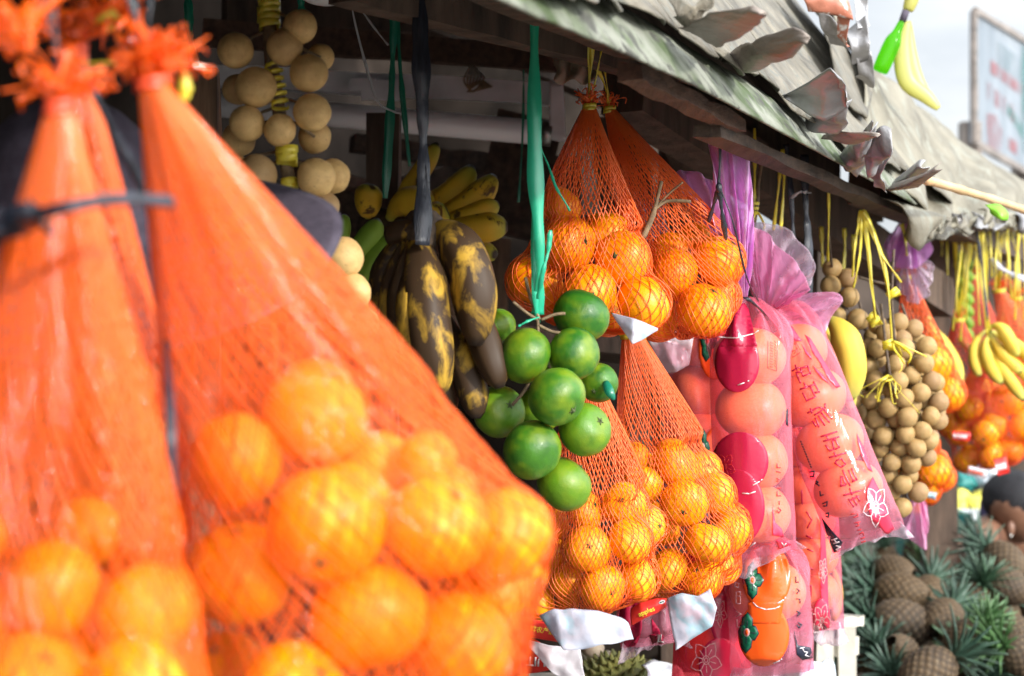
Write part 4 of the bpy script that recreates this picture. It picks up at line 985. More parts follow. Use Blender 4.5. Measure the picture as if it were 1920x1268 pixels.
decal(bv, 'printed_edge', 'i_hot', t, [s1([[(268, 150), (330, 190), (480, 440), (640, 690), (600, 705), (500, 590), (430, 450), (350, 340), (300, 220)]])[0], s1([[(230, 240), (330, 370), (350, 420), (280, 350)]])[0], s1([[(350, 470), (450, 560), (520, 660), (440, 600), (380, 530)]])[0],
    [(1462, 606), (1485, 612), (1504, 640), (1492, 640)], s2([[(500, 60), (560, 180), (640, 400), (600, 380), (540, 250), (505, 130)]])[0], s2([[(640, 440), (700, 560), (770, 760), (830, 900), (760, 960), (690, 870), (640, 830), (600, 720), (585, 560)]])[0]], .0014)
decal(bv, 'printed_flower', 'i_white', t, strokes([l for l in flower_lines(1500 + 668 / 4.695, 800 + 700 / 4.695, 38, 20, .62)], 1.4), .0022)
decal(bv, 'printed_letter', 'i_black', t, strokes(s2([[(85, 400), (125, 395), (120, 440), (90, 440)], [(140, 480), (160, 490), (140, 500), (170, 520)], [(175, 570), (180, 610), (205, 600)], [(200, 680), (240, 660), (235, 700), (205, 700)], [(225, 770), (250, 760), (250, 800), (228, 790)]] + [[(5 + 4 * k * 2.2, 130 + 22 * k), (12 + 8.8 * k, 138 + 22 * k)] for k in range(11)]), 2.4), .0018)
decal(bv, 'printed_panel', 'i_black', t, [s2([[(190, 800), (300, 940), (375, 1020), (310, 1130), (270, 1040), (230, 930)]])[0]], .0014)
decal(bv, 'printed_mark', 'i_white', t, strokes(s2([[(278, 1000), (325, 985)], [(295, 1030), (345, 1015)], [(298, 992), (322, 1025)], [(318, 1050), (355, 1060), (318, 1085), (352, 1100)]]), 2.0), .0024)
# lower pack with orange printed fruit and green calyxes
PK3 = 'lower persimmon pack printed with bright orange fruit and green calyxes'
t, bv = pack(PK3, [(1420, 1010, 2.63), (1428, 1040, 2.61), (1438, 1100, 2.60), (1444, 1170, 2.60), (1448, 1235, 2.60), (1450, 1262, 2.60)], .0515, 8, nfruit=3, flab='persimmon inside the lower pack with orange prints')
decal(bv, 'printed_fruit', 'i_or', t, [oval(1437, 1082, 46, 62), oval(1432, 1190, 48, 60), [(1402, 1130), (1470, 1128), (1462, 1170), (1405, 1170)]])
decal(bv, 'printed_line', 'i_white', t, strokes([[(1412, 1130), (1420, 1138), (1436, 1143), (1454, 1141), (1462, 1137)], [(1458, 1131), (1469, 1125)], [(1472, 1122), (1473, 1120)], [(1450, 1244), (1462, 1239)], [(1464, 1237), (1466, 1236)]], 1.8), .0022)
calyx_print(bv, t, 1411, 1088, 33); calyx_print(bv, t, 1400, 1186, 36, 4)
decal(bv, 'printed_letter', 'i_black', t, strokes([[(1492, 1082), (1492, 1092), (1497, 1092)], [(1494, 1104), (1499, 1108), (1494, 1113)], [(1494, 1123), (1500, 1124), (1500, 1131)], [(1494, 1146), (1500, 1150), (1495, 1155)], [(1497, 1168), (1503, 1172), (1498, 1178), (1495, 1172)]], 2.4), .0022)
decal(bv, 'printed_panel', 'i_black', t, [[(1488, 1180), (1496, 1210), (1520, 1214), (1524, 1234), (1504, 1238), (1494, 1228), (1492, 1205)]], .0018)
decal(bv, 'printed_mark', 'i_white', t, strokes([[(1500, 1216), (1508, 1214)], [(1504, 1215), (1507, 1220)], [(1508, 1222), (1514, 1223), (1510, 1229), (1517, 1231)]], 1.6), .0026)
decal(bv, 'printed_letter', 'i_pink', t, strokes([[(1376, 1075), (1384, 1075), (1384, 1084), (1376, 1084), (1376, 1075)], [(1378, 1092), (1386, 1094), (1384, 1102), (1378, 1100), (1378, 1092)], [(1380, 1110), (1388, 1110), (1388, 1132), (1380, 1132), (1380, 1110)], [(1382, 1118), (1388, 1118)], [(1380, 1146), (1390, 1152), (1380, 1156)], [(1382, 1162), (1382, 1176), (1389, 1176)]], 1.4), .0018)
# slim pack behind, right of the lower one
t, bv = pack('slim red-edged persimmon pack behind the tilted one, lowest at right', [(1490, 740, 2.82), (1498, 780, 2.81), (1508, 860, 2.80), (1518, 960, 2.80), (1524, 1060, 2.80), (1528, 1150, 2.80), (1530, 1182, 2.80)], .0375, 13, nfruit=6, flab='orange persimmon inside the slim red-edged pack')
decal(bv, 'printed_edge', 'i_hot', t, [[(1538, 960), (1546, 985), (1552, 1080), (1554, 1180), (1546, 1190), (1538, 1100)], oval(1540, 1160, 16, 38), [(1492, 760), (1512, 800), (1530, 900), (1520, 900), (1500, 830)]], .0014)
decal(bv, 'printed_flower', 'i_pink', t, strokes(flower_lines(1541, 1165, 34, 10, .5), 1.3), .002)
decal(bv, 'printed_flower', 'i_pink', t, strokes(flower_lines(1543, 1070, 24, 10, .35), 1.3), .002)
decal(bv, 'printed_letter', 'i_crim', t, strokes([[(1512, 960), (1522, 975), (1514, 990)], [(1512, 1005), (1524, 1010)], [(1514, 1030), (1524, 1034)], [(1512, 1060), (1524, 1068)], [(1513, 1100), (1521, 1098), (1520, 1118)], [(1514, 1140), (1524, 1144)], [(1502, 860), (1502, 885)], [(1503, 920), (1504, 945)]], 3), .0018)
# dark red pack low at the left of the orange printed one
t, bv = pack('dark red persimmon pack low between the mandarin net and the orange-printed pack', [(1340, 1010, 2.70), (1342, 1050, 2.69), (1340, 1120, 2.68), (1336, 1200, 2.68), (1332, 1290, 2.68), (1330, 1330, 2.68)], .050, 17, 'packred', nfruit=4, flab='persimmon inside the dark red low pack')
decal(bv, 'printed_fruit', 'i_crim', t, [oval(1362, 1150, 32, 66), oval(1350, 1248, 40, 52)])
decal(bv, 'printed_flower', 'i_pink', t, strokes(flower_lines(1324, 1238, 36, 15, .8), 1.4), .002)
decal(bv, 'printed_flower', 'i_pink', t, strokes(flower_lines(1350, 1150, 26, 15, .5), 1.2), .002)
# pack half hidden behind the upper net bags, green calyxes
t, bv = pack('shaded persimmon pack half hidden behind the straight crimson pack, green calyx prints', [(1322, 545, 2.78), (1320, 580, 2.77), (1316, 650, 2.76), (1312, 750, 2.76), (1312, 850, 2.76), (1314, 930, 2.76), (1316, 960, 2.76)], .047, 19, nfruit=5, flab='shaded persimmon inside the pack behind the straight crimson pack')
decal(bv, 'printed_fruit', 'i_or', t, [oval(1340, 652, 30, 60), oval(1342, 860, 24, 60)])
calyx_print(bv, t, 1326, 638, 37, 5, .6); calyx_print(bv, t, 1318, 838, 32, 5, .5)
# small pack under the lower mandarin nets
t, bv = pack('short persimmon pack with small NH mark under the two lower mandarin nets', [(1215, 1085, 2.66), (1216, 1110, 2.65), (1220, 1150, 2.64), (1224, 1190, 2.64), (1226, 1208, 2.64)], .041, 23, nfruit=1, fr=.036, flab='persimmon inside the short pack under the mandarin nets')
decal(bv, 'printed_fruit', 'i_crim', t, [oval(1182, 1165, 22, 50)]); decal(bv, 'printed_panel', 'i_crim', t, [[(1222, 1160), (1236, 1180), (1250, 1232), (1232, 1240), (1224, 1215)]])
decal(bv, 'printed_mark', 'i_white', t, text_polys('NH', 1238, 1214, 17, -80), .0022)

# ---------------------------------------------------------------- gathered plastic above the packs
def ruffle(label, mat, base, fan, th=.0002, n=70, m=22, amp=.010, freq=7, seed=0, name='plastic_bag', cat='plastic bag', parent=None):
    """film gathered at base (px,py,d) and fanning to the polyline fan"""
    b = P(*base); f = poly(PP(fan), 10); g = []; L_ = len(f) - 1
    for j in range(m + 1):
        v = j / m; row = []
        for i in range(n + 1):
            u = i / n; k = min(int(u * L_), L_ - 1); q = f[k].lerp(f[k + 1], u * L_ - k)
            w_ = v ** .85; p = (b + V((u - .5) * .012, 0, 0)).lerp(q, w_)
            a = amp * min(1, v * 2.4) * (1 - .15 * v)
            p = p + V(.25 * a * math.sin(u * freq * 4 + v * 2), a * math.sin(u * freq * 6.28 + seed + 1.2 * noise.noise(V(u * 5, v * 2, seed))) + .5 * a * noise.noise(V(u * 14, v * 6, seed)), .3 * a * noise.noise(V(u * 8, v * 9, seed + 4)))
            row.append(p)
        g.append(row)
    o = MB().grid(g).build(name, MT[mat], parent, thick=th)
    if parent is None: tag(o, label, cat)
    return o
top1 = ruffle('tall violet plastic film sticking up above the straight crimson pack', 'purple', (1392, 560, 2.50), [(1350, 470, 2.44), (1336, 380, 2.42), (1332, 272, 2.42), (1358, 270, 2.40), (1382, 284, 2.40), (1407, 290, 2.42), (1410, 380, 2.44), (1412, 470, 2.48)], amp=.013, seed=1)
ruffle('violet plastic film flaring left behind the upper net', 'purple', (1385, 545, 2.66), [(1335, 460, 2.60), (1300, 390, 2.56), (1262, 328, 2.54), (1300, 322, 2.52), (1340, 345, 2.52), (1365, 400, 2.56)], amp=.012, seed=2)
ruffle('pink plastic ruffle gathered at the neck of the tilted pack', 'pinkf', (1436, 590, 2.66), [(1388, 520, 2.64), (1392, 440, 2.62), (1412, 425, 2.60), (1450, 450, 2.58), (1495, 500, 2.58), (1520, 540, 2.60), (1480, 550, 2.64)], amp=.014, seed=3)
ruffle('clear plastic bubble puffed out over the tilted pack', 'clearf', (1425, 560, 2.68), [(1395, 470, 2.68), (1400, 425, 2.68), (1440, 418, 2.66), (1490, 440, 2.64), (1525, 490, 2.64), (1522, 530, 2.66), (1470, 560, 2.66)], amp=.009, seed=4)
ruffle('pale pink plastic flap pointing right toward the longans', 'pinkf', (1450, 600, 2.74), [(1480, 555, 2.72), (1530, 548, 2.72), (1578, 556, 2.72), (1560, 600, 2.72), (1532, 640, 2.72), (1500, 640, 2.74)], amp=.008, freq=4, seed=5)
ruffle('crumpled violet bag top hanging under the crinkled roof edge', 'purple', (1700, 400, 3.55), [(1660, 450, 3.55), (1668, 490, 3.55), (1700, 505, 3.52), (1735, 492, 3.52), (1748, 440, 3.55), (1738, 405, 3.6)], amp=.02, seed=6)
ruffle('clear violet bag bulging round the far orange net knot', 'clearf', (1700, 480, 3.58), [(1680, 530, 3.58), (1700, 560, 3.56), (1722, 570, 3.54), (1745, 540, 3.54), (1750, 490, 3.56)], amp=.014, seed=7)
ruffle('pink film corner hanging below the far squashed tangerines', 'pinkf', (1722, 925, 3.70), [(1690, 975, 3.7), (1705, 1005, 3.7), (1732, 1030, 3.7), (1742, 1000, 3.7), (1738, 950, 3.7)], amp=.01, freq=3, seed=8)
for i, (l, wd) in enumerate((([(1348, 195, 2.36), (1350, 290, 2.37), (1347, 352, 2.38)], .0045), ([(1348, 350, 2.38), (1338, 385, 2.40), (1328, 418, 2.42)], .006), ([(1348, 352, 2.38), (1354, 400, 2.39), (1362, 450, 2.42)], .007), ([(1350, 352, 2.38), (1375, 420, 2.38), (1400, 520, 2.44), (1422, 565, 2.50)], .0025), ([(1376, 556, 2.50), (1400, 560, 2.48), (1425, 580, 2.50), (1440, 600, 2.54)], .0045))):
    hang('strap', 'rib_k' if i != 4 else 'rib_k', top1, l, wd, 1)
MB().ell(P(1348, 352, 2.375), (.004, .004, .006), 10, 8).build('knot', MT['rib_k'], top1)
# small purple print-through inside the upper right net
ruffle('crumpled lilac wrapper showing through the upper right net', 'clearf', (1222, 470, 2.76), [(1180, 400, 2.76), (1190, 360, 2.76), (1215, 380, 2.74), (1240, 350, 2.74), (1250, 410, 2.76), (1245, 450, 2.76)], amp=.012, seed=9)

# ---------------------------------------------------------------- tags, labels, flags of film
def flag(name, label, cat, mat, a, b, bulge=.006, seed=0, wave=.006, n=14, m=10):
    o = sheet(name, MT[mat], None, a, b, 20, 14, wave, 26, .0002, bulge, None, seed=seed, lin=True); return tag(o, label, cat), bvh_of_obj(o)
def bvh_of_obj(o): return BVHTree.FromPolygons([tuple(v.co) for v in o.data.vertices], [tuple(p.vertices) for p in o.data.polygons])
flag('tag', 'small folded white paper triangle under the sharp upper net', 'tag', 'lab_white', [(1146, 586, 2.25), (1190, 596, 2.23), (1234, 616, 2.24)], [(1150, 592, 2.25), (1186, 646, 2.22), (1200, 640, 2.23), (1233, 620, 2.24)], .001, 1)
flag('plastic_sheet', 'milky white film scrap below the upper right net', 'plastic scrap', 'whitef', [(1212, 632, 2.66), (1260, 622, 2.64), (1302, 616, 2.66)], [(1240, 702, 2.66), (1268, 698, 2.64), (1292, 684, 2.66), (1302, 620, 2.66)], .001, 2, .014)
flag('tag', 'wide white back of a fruit tag under the left mandarin net', 'tag', 'lab_white', [(1010, 1152, 2.18), (1040, 1143, 2.17), (1110, 1146, 2.17), (1160, 1150, 2.17), (1178, 1165, 2.17)], [(1034, 1185, 2.17), (1056, 1216, 2.15), (1110, 1212, 2.15), (1188, 1196, 2.17)], .002, 3, .012)
flag('tag', 'upright white back of a fruit tag under the right mandarin net', 'tag', 'lab_white', [(1250, 1122, 2.37), (1278, 1112, 2.36), (1310, 1118, 2.36), (1332, 1104, 2.36)], [(1266, 1220, 2.36), (1300, 1196, 2.36), (1336, 1175, 2.36), (1346, 1140, 2.36)], .002, 4, .012)
flag('tag', 'thin crumpled white tag hanging lowest beside the red tag', 'tag', 'whitef', [(978, 1196, 2.34), (1030, 1210, 2.32), (1086, 1214, 2.32)], [(1035, 1262, 2.32), (1070, 1280, 2.32), (1100, 1280, 2.32)], .006, 5, .012)
o, bv = flag('label', 'red strip label with yellow Chinese lettering, partly behind a blurred near bag', 'label', 'lab_red', [(940, 1158, 2.22), (990, 1160, 2.21), (1042, 1170, 2.20)], [(940, 1186, 2.22), (990, 1194, 2.21), (1046, 1204, 2.20)], .003, 6, .003)
decal(bv, 'lettering', 'i_yel', o, text_polys('中国名牌农产品', 999, 1180, 12.0, 9, font_bold=.15), .0012, 2.34)
o, bv = flag('label', 'red tag with upside-down white letters at the bottom of the picture', 'label', 'lab_red', [(976, 1192, 2.38), (1005, 1200, 2.36), (1030, 1216, 2.36)], [(980, 1264, 2.38), (1005, 1262, 2.37), (1042, 1254, 2.36)], .003, 7, .003)
decal(bv, 'lettering', 'i_white', o, text_polys('UIT', 1005, 1240, 24, 183, font_bold=.5), .0012, 2.37)
o, bv = flag('label', 'curved red tag with yellow script beside the upright white tag', 'label', 'lab_red', [(1182, 1142, 2.39), (1200, 1130, 2.38), (1230, 1122, 2.38), (1250, 1122, 2.38)], [(1184, 1174, 2.39), (1208, 1160, 2.38), (1232, 1150, 2.38), (1250, 1138, 2.38)], .004, 8, .002)
decal(bv, 'lettering', 'i_yel', o, text_polys('apples', 1212, 1147, 13, -22, font_bold=.2), .0012, 2.53)
decal(bv, 'lettering', 'i_white', o, [oval(1241, 1129, 6, 3.5, -20)], .0010, 2.53); decal(bv, 'lettering', 'i_green', o, strokes([[(1238, 1130), (1244, 1128)]], 2), .0014, 2.53)
for (x, y, w_, h_, dd, rot, lb) in ((1802, 818, 34, 18, 4.05, 4, 'pink-red tag with pale lettering on the far left net'), (1878, 874, 24, 32, 4.05, -14, 'red-edged tag hanging tilted below the far net at the frame edge'), (1832, 886, 36, 18, 4.1, 12, 'crumpled orange-white tag below the far net, left of the tilted tag')):
    c, s = math.cos(R(rot)), math.sin(R(rot)); q = lambda u, v: (x + u * w_ / 2 * c - v * h_ / 2 * s, y + u * w_ / 2 * s + v * h_ / 2 * c, dd)
    o, bv = flag('label', lb, 'label', 'lab_red' if 'crumpled' not in lb else 'whitef', [q(-1, -1), q(1, -1)], [q(-1, 1), q(1, 1)], .004, int(x), .006)
    decal(bv, 'lettering', 'i_white' if 'crumpled' not in lb else 'i_or', o, strokes([[q(-.8 + .22 * k, -.3 + .2 * (k % 2))[:2], q(-.75 + .22 * k, .35)[:2]] for k in range(7)], 3), .0015, dd)
flag('tag', 'white folded tag under the squashed far tangerines', 'tag', 'lab_white', [(1716, 918, 3.68), (1740, 922, 3.66), (1758, 924, 3.66)], [(1718, 928, 3.68), (1740, 934, 3.66), (1756, 938, 3.66)], .006, 12)

# ---------------------------------------------------------------- lamp, ribbons and clutter inside the first stall
lt = thing('tube_lamp', 'long unlit white tube lamp under the roof, dusty fitting', 'lamp', P(740, 215, 3.2))
d = 3.25
MB().beam(P(330, 138, d), P(1046, 178, d), .03, .034).build('batten', MT['lampwhite'], lt, False)
MB().tube([P(330, 190, d - .02), P(1022, 250, d - .02)], .0195, 20).build('tube', MT['tube'], lt)
MB().tube([P(1014, 249, d - .02), P(1034, 251, d - .02)], .0205, 20).build('end_cap', MT['metal'], lt)
sheet('bracket', MT['lampwhite'], lt, [(1030, 152, d - .04), (1056, 150, d - .04)], [(1030, 262, d - .03), (1062, 268, d - .03)], 6, 8, .002, 9, .012)
MB().box(P(715, 170, d - .03), (.062, .02, .03)).box(P(680, 160, d - .035), (.04, .012, .02)).build('socket', MT['lampwhite'], lt, False)
mb = MB()
for k in range(7): mb.tube(poly(PP([(885 + 3 * k, 120 + 3 * k, d - .03), (870 + 6 * k, 150, d - .045), (888 - 2 * k, 172, d - .045), (905 + 3 * k, 150 + 2 * k, d - .03)]), 4), .0016, 5)
mb.build('wire_tie', MT['stem'], lt)
d = 2.9
o = MB().ell(P(612, -22, 2.3), (.035, .03, .020), 24, 14).build('lamp_cover', MT['tube']); tag(o, 'rounded white lamp cover touching the top frame edge', 'lamp cover')
def rib(label, mat, l, wd, tw=.6, cat='ribbon', name='ribbon', grp=None):
    o = hang(name, mat, None, l, wd, tw); return tag(o, label, cat, grp)
rib('left long dark green ribbon of the crossing pair inside the stall', 'rib_dg', [(742, -20, 2.7), (738, 60, 2.7), (733, 190, 2.7), (722, 372, 2.7)], .013)
rib('short dark green ribbon slanting right of the long one inside the stall', 'rib_dg', [(744, 20, 2.72), (752, 150, 2.72), (768, 312, 2.72)], .008)
rib('dark green ribbon at the top behind the near longans', 'rib_dg', [(352, -20, 2.6), (356, 60, 2.6), (366, 125, 2.6)], .012)
rib('dark green ribbon at the top frame edge right of the longan stem', 'rib_dg', [(563, -20, 2.4), (565, 15, 2.4), (566, 60, 2.4)], .014)
rib('thin dark green ribbon in the dark left of the sharp net', 'rib_dg', [(982, 130, 3.0), (980, 250, 3.0), (972, 380, 3.0)], .004)
rib('pale cord sagging across the dark in front of the tube lamp', 'rib_w', [(655, -20, 2.3), (665, 40, 2.3), (688, 130, 2.3), (708, 190, 2.3), (735, 208, 2.3), (752, 212, 2.3)], .0035, .2, 'cord', 'cord')
rib('thin pale cord slanting above the tube lamp', 'rib_w', [(668, 5, 2.6), (700, 50, 2.6), (728, 85, 2.6)], .003, .2, 'cord', 'cord')
rib('thin green string curling onto the sharp upper oranges', 'rib_g', [(1012, 275, 2.2), (1028, 310, 2.2), (1042, 350, 2.19), (1060, 380, 2.19), (1068, 395, 2.2)], .003, .5, 'string', 'string')
rib('single yellow string with a knot right of the violet plastic', 'rib_y', [(1415, 240, 2.75), (1415, 330, 2.75), (1414, 400, 2.75)], .0055, .5, 'string', 'string')
for i, l in enumerate(([(1466, 280, 2.8), (1460, 350, 2.8), (1450, 432, 2.82)], [(1469, 280, 2.8), (1470, 340, 2.8), (1464, 430, 2.8)])): rib(('left' if i == 0 else 'right') + ' strand of the yellow string pair between violet plastic and black straps', 'rib_y', l, .005, .6, 'string', 'string')
rib('thinner black strap with frayed end left of the wide strap', 'rib_k', [(1474, 270, 2.85), (1482, 350, 2.85), (1488, 450, 2.86)], .009, .8, 'strap', 'strap')
rib('wide black strap dropping behind the clear plastic bubble', 'rib_k', [(1508, 290, 2.9), (1510, 370, 2.9), (1515, 450, 2.9), (1520, 560, 2.9)], .014, 1.0, 'strap', 'strap')
rib('short blue-grey plastic wisp between the two black straps', 'rib_w', [(1484, 372, 2.84), (1500, 360, 2.82), (1520, 362, 2.84)], .006, 1.5, 'plastic scrap', 'plastic_scrap')
t = thing('dry_twig', 'tangled yellow tape on a dry twig right of the violet plastic', 'twig', P(1412, 430, 2.75))
MB().tube(poly(PP([(1432, 285, 2.76), (1422, 340, 2.76), (1420, 380, 2.75), (1412, 430, 2.75)]), 5), .0028, 6).build('stem', MT['stem'], t)
winding('tape', 'rib_y', t, P(1414, 380, 2.75), P(1408, 408, 2.75), .007, 3, .004)
tuft('tape', 'rib_y', t, P(1410, 395, 2.75), 8, .03, 1.2, V(-.3, -.5, -.2), .004)
t = thing('dry_twig', 'grey forked twig poking through the upper right net', 'twig', P(1210, 445, 2.6))
MB().tube(poly(PP([(1205, 446, 2.33), (1225, 400, 2.33), (1240, 340, 2.32)]), 5), [.0035] * 6 + [.0022] * 5, 6).tube(poly(PP([(1225, 395, 2.33), (1250, 378, 2.33), (1295, 378, 2.32)]), 5), .002, 6).tube(poly(PP([(1232, 385, 2.33), (1258, 360, 2.32), (1280, 342, 2.31)]), 5), .0013, 6).build('stem', MT['stem'], t)
random.seed(33)
G_ = 'yellow ribbons hanging under the far crinkled roof edge'
for i, (x0, x1, y1, dd) in enumerate(((1808, 1786, 620, 4.0), (1815, 1812, 600, 4.0), (1826, 1836, 610, 4.02), (1812, 1808, 560, 4.05), (1868, 1878, 520, 4.2), (1880, 1890, 500, 4.3), (1905, 1912, 620, 4.5), (1915, 1900, 560, 4.4), (1765, 1766, 480, 4.3), (1855, 1860, 520, 4.1), (1895, 1880, 600, 4.6), (1690, 1700, 480, 3.4), (1925, 1920, 600, 4.2), (1775, 1778, 540, 4.2), (1786, 1790, 500, 4.4), (1822, 1800, 640, 4.0), (1846, 1850, 560, 4.1), (1872, 1866, 540, 4.0), (1888, 1896, 560, 4.1), (1898, 1905, 470, 4.4), (1910, 1903, 600, 4.0), (1833, 1826, 500, 4.2), (1800, 1795, 480, 4.3), (1918, 1925, 560, 4.1))):
    tag(hang('ribbon', 'rib_y', None, [(x0, 420, dd), ((x0 + x1) / 2 + rnd(-3, 3), (420 + y1) / 2, dd), (x1, y1, dd)], .0085, 2), 'yellow plastic ribbon hanging under the far crinkled roof edge', 'ribbon', G_)
for i, l in enumerate(([(1583, 428, 3.2), (1584, 470, 3.2), (1578, 540, 3.2)], [(1600, 440, 3.2), (1600, 500, 3.2), (1594, 560, 3.2)], [(1540, 425, 3.25), (1542, 480, 3.25), (1545, 510, 3.25)])):
    tag(hang('ribbon', 'rib_y', None, l, .007, 1), 'short yellow ribbon in the dark above the upper longan bunch', 'ribbon', 'short yellow ribbons above the longans')
tag(hang('ribbon', 'lab_white', None, [(1860, 485, 4.0), (1880, 505, 4.0), (1925, 525, 4.0)], .012, .2), 'pale horizontal band crossing the far yellow ribbons at frame edge', 'ribbon')
tag(hang('strap', 'rib_k', None, [(1832, 430, 3.95), (1842, 510, 3.95), (1852, 600, 3.95)], .006, .5), 'thin black strap among the far yellow ribbons', 'strap')

# hat, cable tie and black ribbons between the near bags
HZ = -.055
ht = thing('hat', 'dark violet-grey wide-brimmed hat behind the near orange nets', 'hat', P(250, 470, 1.62))
hc = P(256, 492, 1.6)
tilt = Matrix.Rotation(R(-9), 3, 'Y') @ Matrix.Rotation(R(30), 3, 'X')
MB().ell(hc + V(.0, .0, -.002), (.163, .15, .006), 56, 10, rot=tilt, fn=lambda u: 1 + .015 * math.sin(6 * math.atan2(u.y, u.x))).build('brim', MT['hat'], ht)
MB().ell(P(140, 380, 1.6), (.075, .07, .085), 40, 20, rot=tilt, fn=lambda u: 1 + .02 * noise.noise(u * 3)).build('crown', MT['hat'], ht)
t = tag(MB().strip(poly(PP([(-80, 450, .95), (-20, 430, .94), (60, 405, .90), (130, 388, .88), (200, 375, .90), (260, 374, .92), (325, 379, .94)]), 8), lambda t: .0055 if t > .3 else .016, V(0, .4, 1), .001).build('cable_tie', MT['rib_k']), 'black cable tie drawn across the front left net necks', 'cable tie')
tag(hang('strap', 'rib_k', None, [(-30, 400, .93), (15, 440, .92), (60, 415, .90), (80, 405, .90)], .02, 1), 'knotted black plastic strap bunched at the left frame edge', 'strap')
tag(hang('strap', 'rib_k', None, [(150, 120, 1.16), (205, 230, 1.16), (270, 360, 1.15), (298, 480, 1.14), (308, 600, 1.12), (318, 760, 1.03), (322, 900, 1.02), (330, 1075, 1.03)], .0055, .6), 'long black plastic strap running down between the near nets', 'strap')
for lb, l, wd in (('yellow ribbon tied round the knot of the huge front net', [(325, 105, 1.12), (340, 120, 1.12), (348, 160, 1.12), (345, 190, 1.12)], .007), ('short yellow ribbon between the near net knots', [(165, 120, 1.18), (195, 118, 1.17), (225, 118, 1.17)], .007), ('yellow ribbon knot at the top of the near nets', [(190, 60, 1.18), (205, 30, 1.17), (215, 20, 1.17)], .012)):
    rib(lb, 'rib_y', l, wd)
for i, (x, y, dd, n_, lb) in enumerate(((185, 60, 1.18, 60, 'ragged orange net scrap knotted between the two near bag tops'), (45, 90, .98, 70, 'frayed orange net ends rising at the upper left corner'))):
    t = thing('net_scrap', lb, 'net scrap', P(x, y, dd)); tuft('net_end', 'net_near', t, P(x, y, dd), n_, .035, .9, V(-.5 if i else .2, 0, .6), .006)

# ---------------------------------------------------------------- pineapples on the low table at the right
random.seed(44)
def pineapple_meshes():
    out = []
    for s in range(3):
        mb = MB(); n, m = 60, 44; rows = 13; g = []
        for i in range(m + 1):
            v = i / m; prof = math.sin(math.pi * min(1, max(0, .04 + v * .93))) ** .42 * (1.02 - .12 * v); row = []
            for k in range(n):
                th = 2 * math.pi * k / n; e = v * rows; a = abs(math.sin(th * 6.5 + e * 1.571)); b = abs(math.sin(th * 6.5 - e * 1.571))
                r = prof * (1 + .11 * (a * b) ** .6 + .02 * noise.noise(V(k * .3, i * .3, s)))
                row.append(V(math.cos(th) * r * .062, math.sin(th) * r * .062, -v * .16))
            g.append(row)
        mb.grid(g, True); o = mb.build('body', MT['pine']); body = o.data; bpy.data.objects.remove(o)
        mb = MB()
        for k in range(44):
            q = k / 44; a = k * 2.4; up = .15 + 1.25 * q; ln = rnd(.065, .105) * (.75 + .5 * math.sin(q * 2.8)); d0 = V(math.cos(a) * math.cos(up), math.sin(a) * math.cos(up), math.sin(up))
            p0 = V(math.cos(a) * .012, math.sin(a) * .012, q * .03); p1 = p0 + d0 * ln * .5; p2 = p1 + (d0 + V(math.cos(a) * .35, math.sin(a) * .35, -.25 + .3 * q)) * ln * .45
            mb.strip(poly([p0, p1, p2], 4), lambda t: .017 * (1 - t) ** .7 + .0015, V(-math.sin(a), math.cos(a), 0), .0009)
        o = mb.build('crown', MT['pineleaf']); cr = o.data; bpy.data.objects.remove(o)
        out.append((body, cr))
    return out
def pine_mats():
    m = M('pineapple_rind'); col = m.ramp(m.noise(12, 3), [(.3, (.03, .018, .010)), (.7, (.085, .052, .024))]); col = m.mix(m.ramp(m.oi.outputs['Random'], [(0, 0), (1, .4)]), col, (.15, .085, .025))  # rind darkened in colour, standing in for shade from the farther roof
    col = m.mix(m.ramp(m.noise(90, 3), [(.55, 0), (.7, .4)]), col, (.18, .14, .09))
    sx = m.node('ShaderNodeSeparateXYZ', {0: m.tc.outputs['UV']})
    def wv(sg):
        a_ = m.node('ShaderNodeMath', {0: sx.outputs[0], 1: 40.84}, operation='MULTIPLY').outputs[0]; b_ = m.node('ShaderNodeMath', {0: sx.outputs[1], 1: 20.42 * sg, 2: a_}, operation='MULTIPLY_ADD').outputs[0]
        return m.node('ShaderNodeMath', {0: m.node('ShaderNodeMath', {0: b_}, operation='SINE').outputs[0]}, operation='ABSOLUTE').outputs[0]
    e_ = m.node('ShaderNodeMath', {0: wv(1), 1: wv(-1)}, operation='MULTIPLY').outputs[0]
    col = m.mix(m.ramp(e_, [(.0, .85), (.25, 0)]), col, (.018, .014, .008)); col = m.mix(m.ramp(e_, [(.7, 0), (.95, .4)]), col, (.18, .13, .07))
    MT['pine'] = m.end(m.pr(col, .75, m.bump(m.noise(120, 3), .5, .002)))
    m = M('pineapple_leaf'); col = m.ramp(m.noise(9, 3), [(.3, (.020, .055, .035)), (.7, (.085, .15, .105))]); col = m.mix(m.ramp(m.oi.outputs['Random'], [(.6, 0), (1, .6)]), col, (.10, .22, .05))
    MT['pineleaf'] = m.end(m.pr(col, .45, None))
pine_mats(); PMS = pineapple_meshes()
TZ = .80
tb = thing('table', 'low dark display table carrying the heap of pineapples', 'table', (1.05, 4.5, 0))
MB().grid([[V(.25, 3.35, TZ), V(1.9, 3.35, TZ)], [V(.45, 5.6, TZ), V(2.4, 5.6, TZ)]]).build('table_top', MT['wood'], tb, False, thick=.03)
for x, y in ((.4, 3.5), (1.8, 3.5), (.6, 5.5), (2.3, 5.5)): MB().beam(V(x, y, 0), V(x, y, TZ - .02), .06, .06, (0, 1, 0)).build('leg', MT['wood_dk'], tb, False)
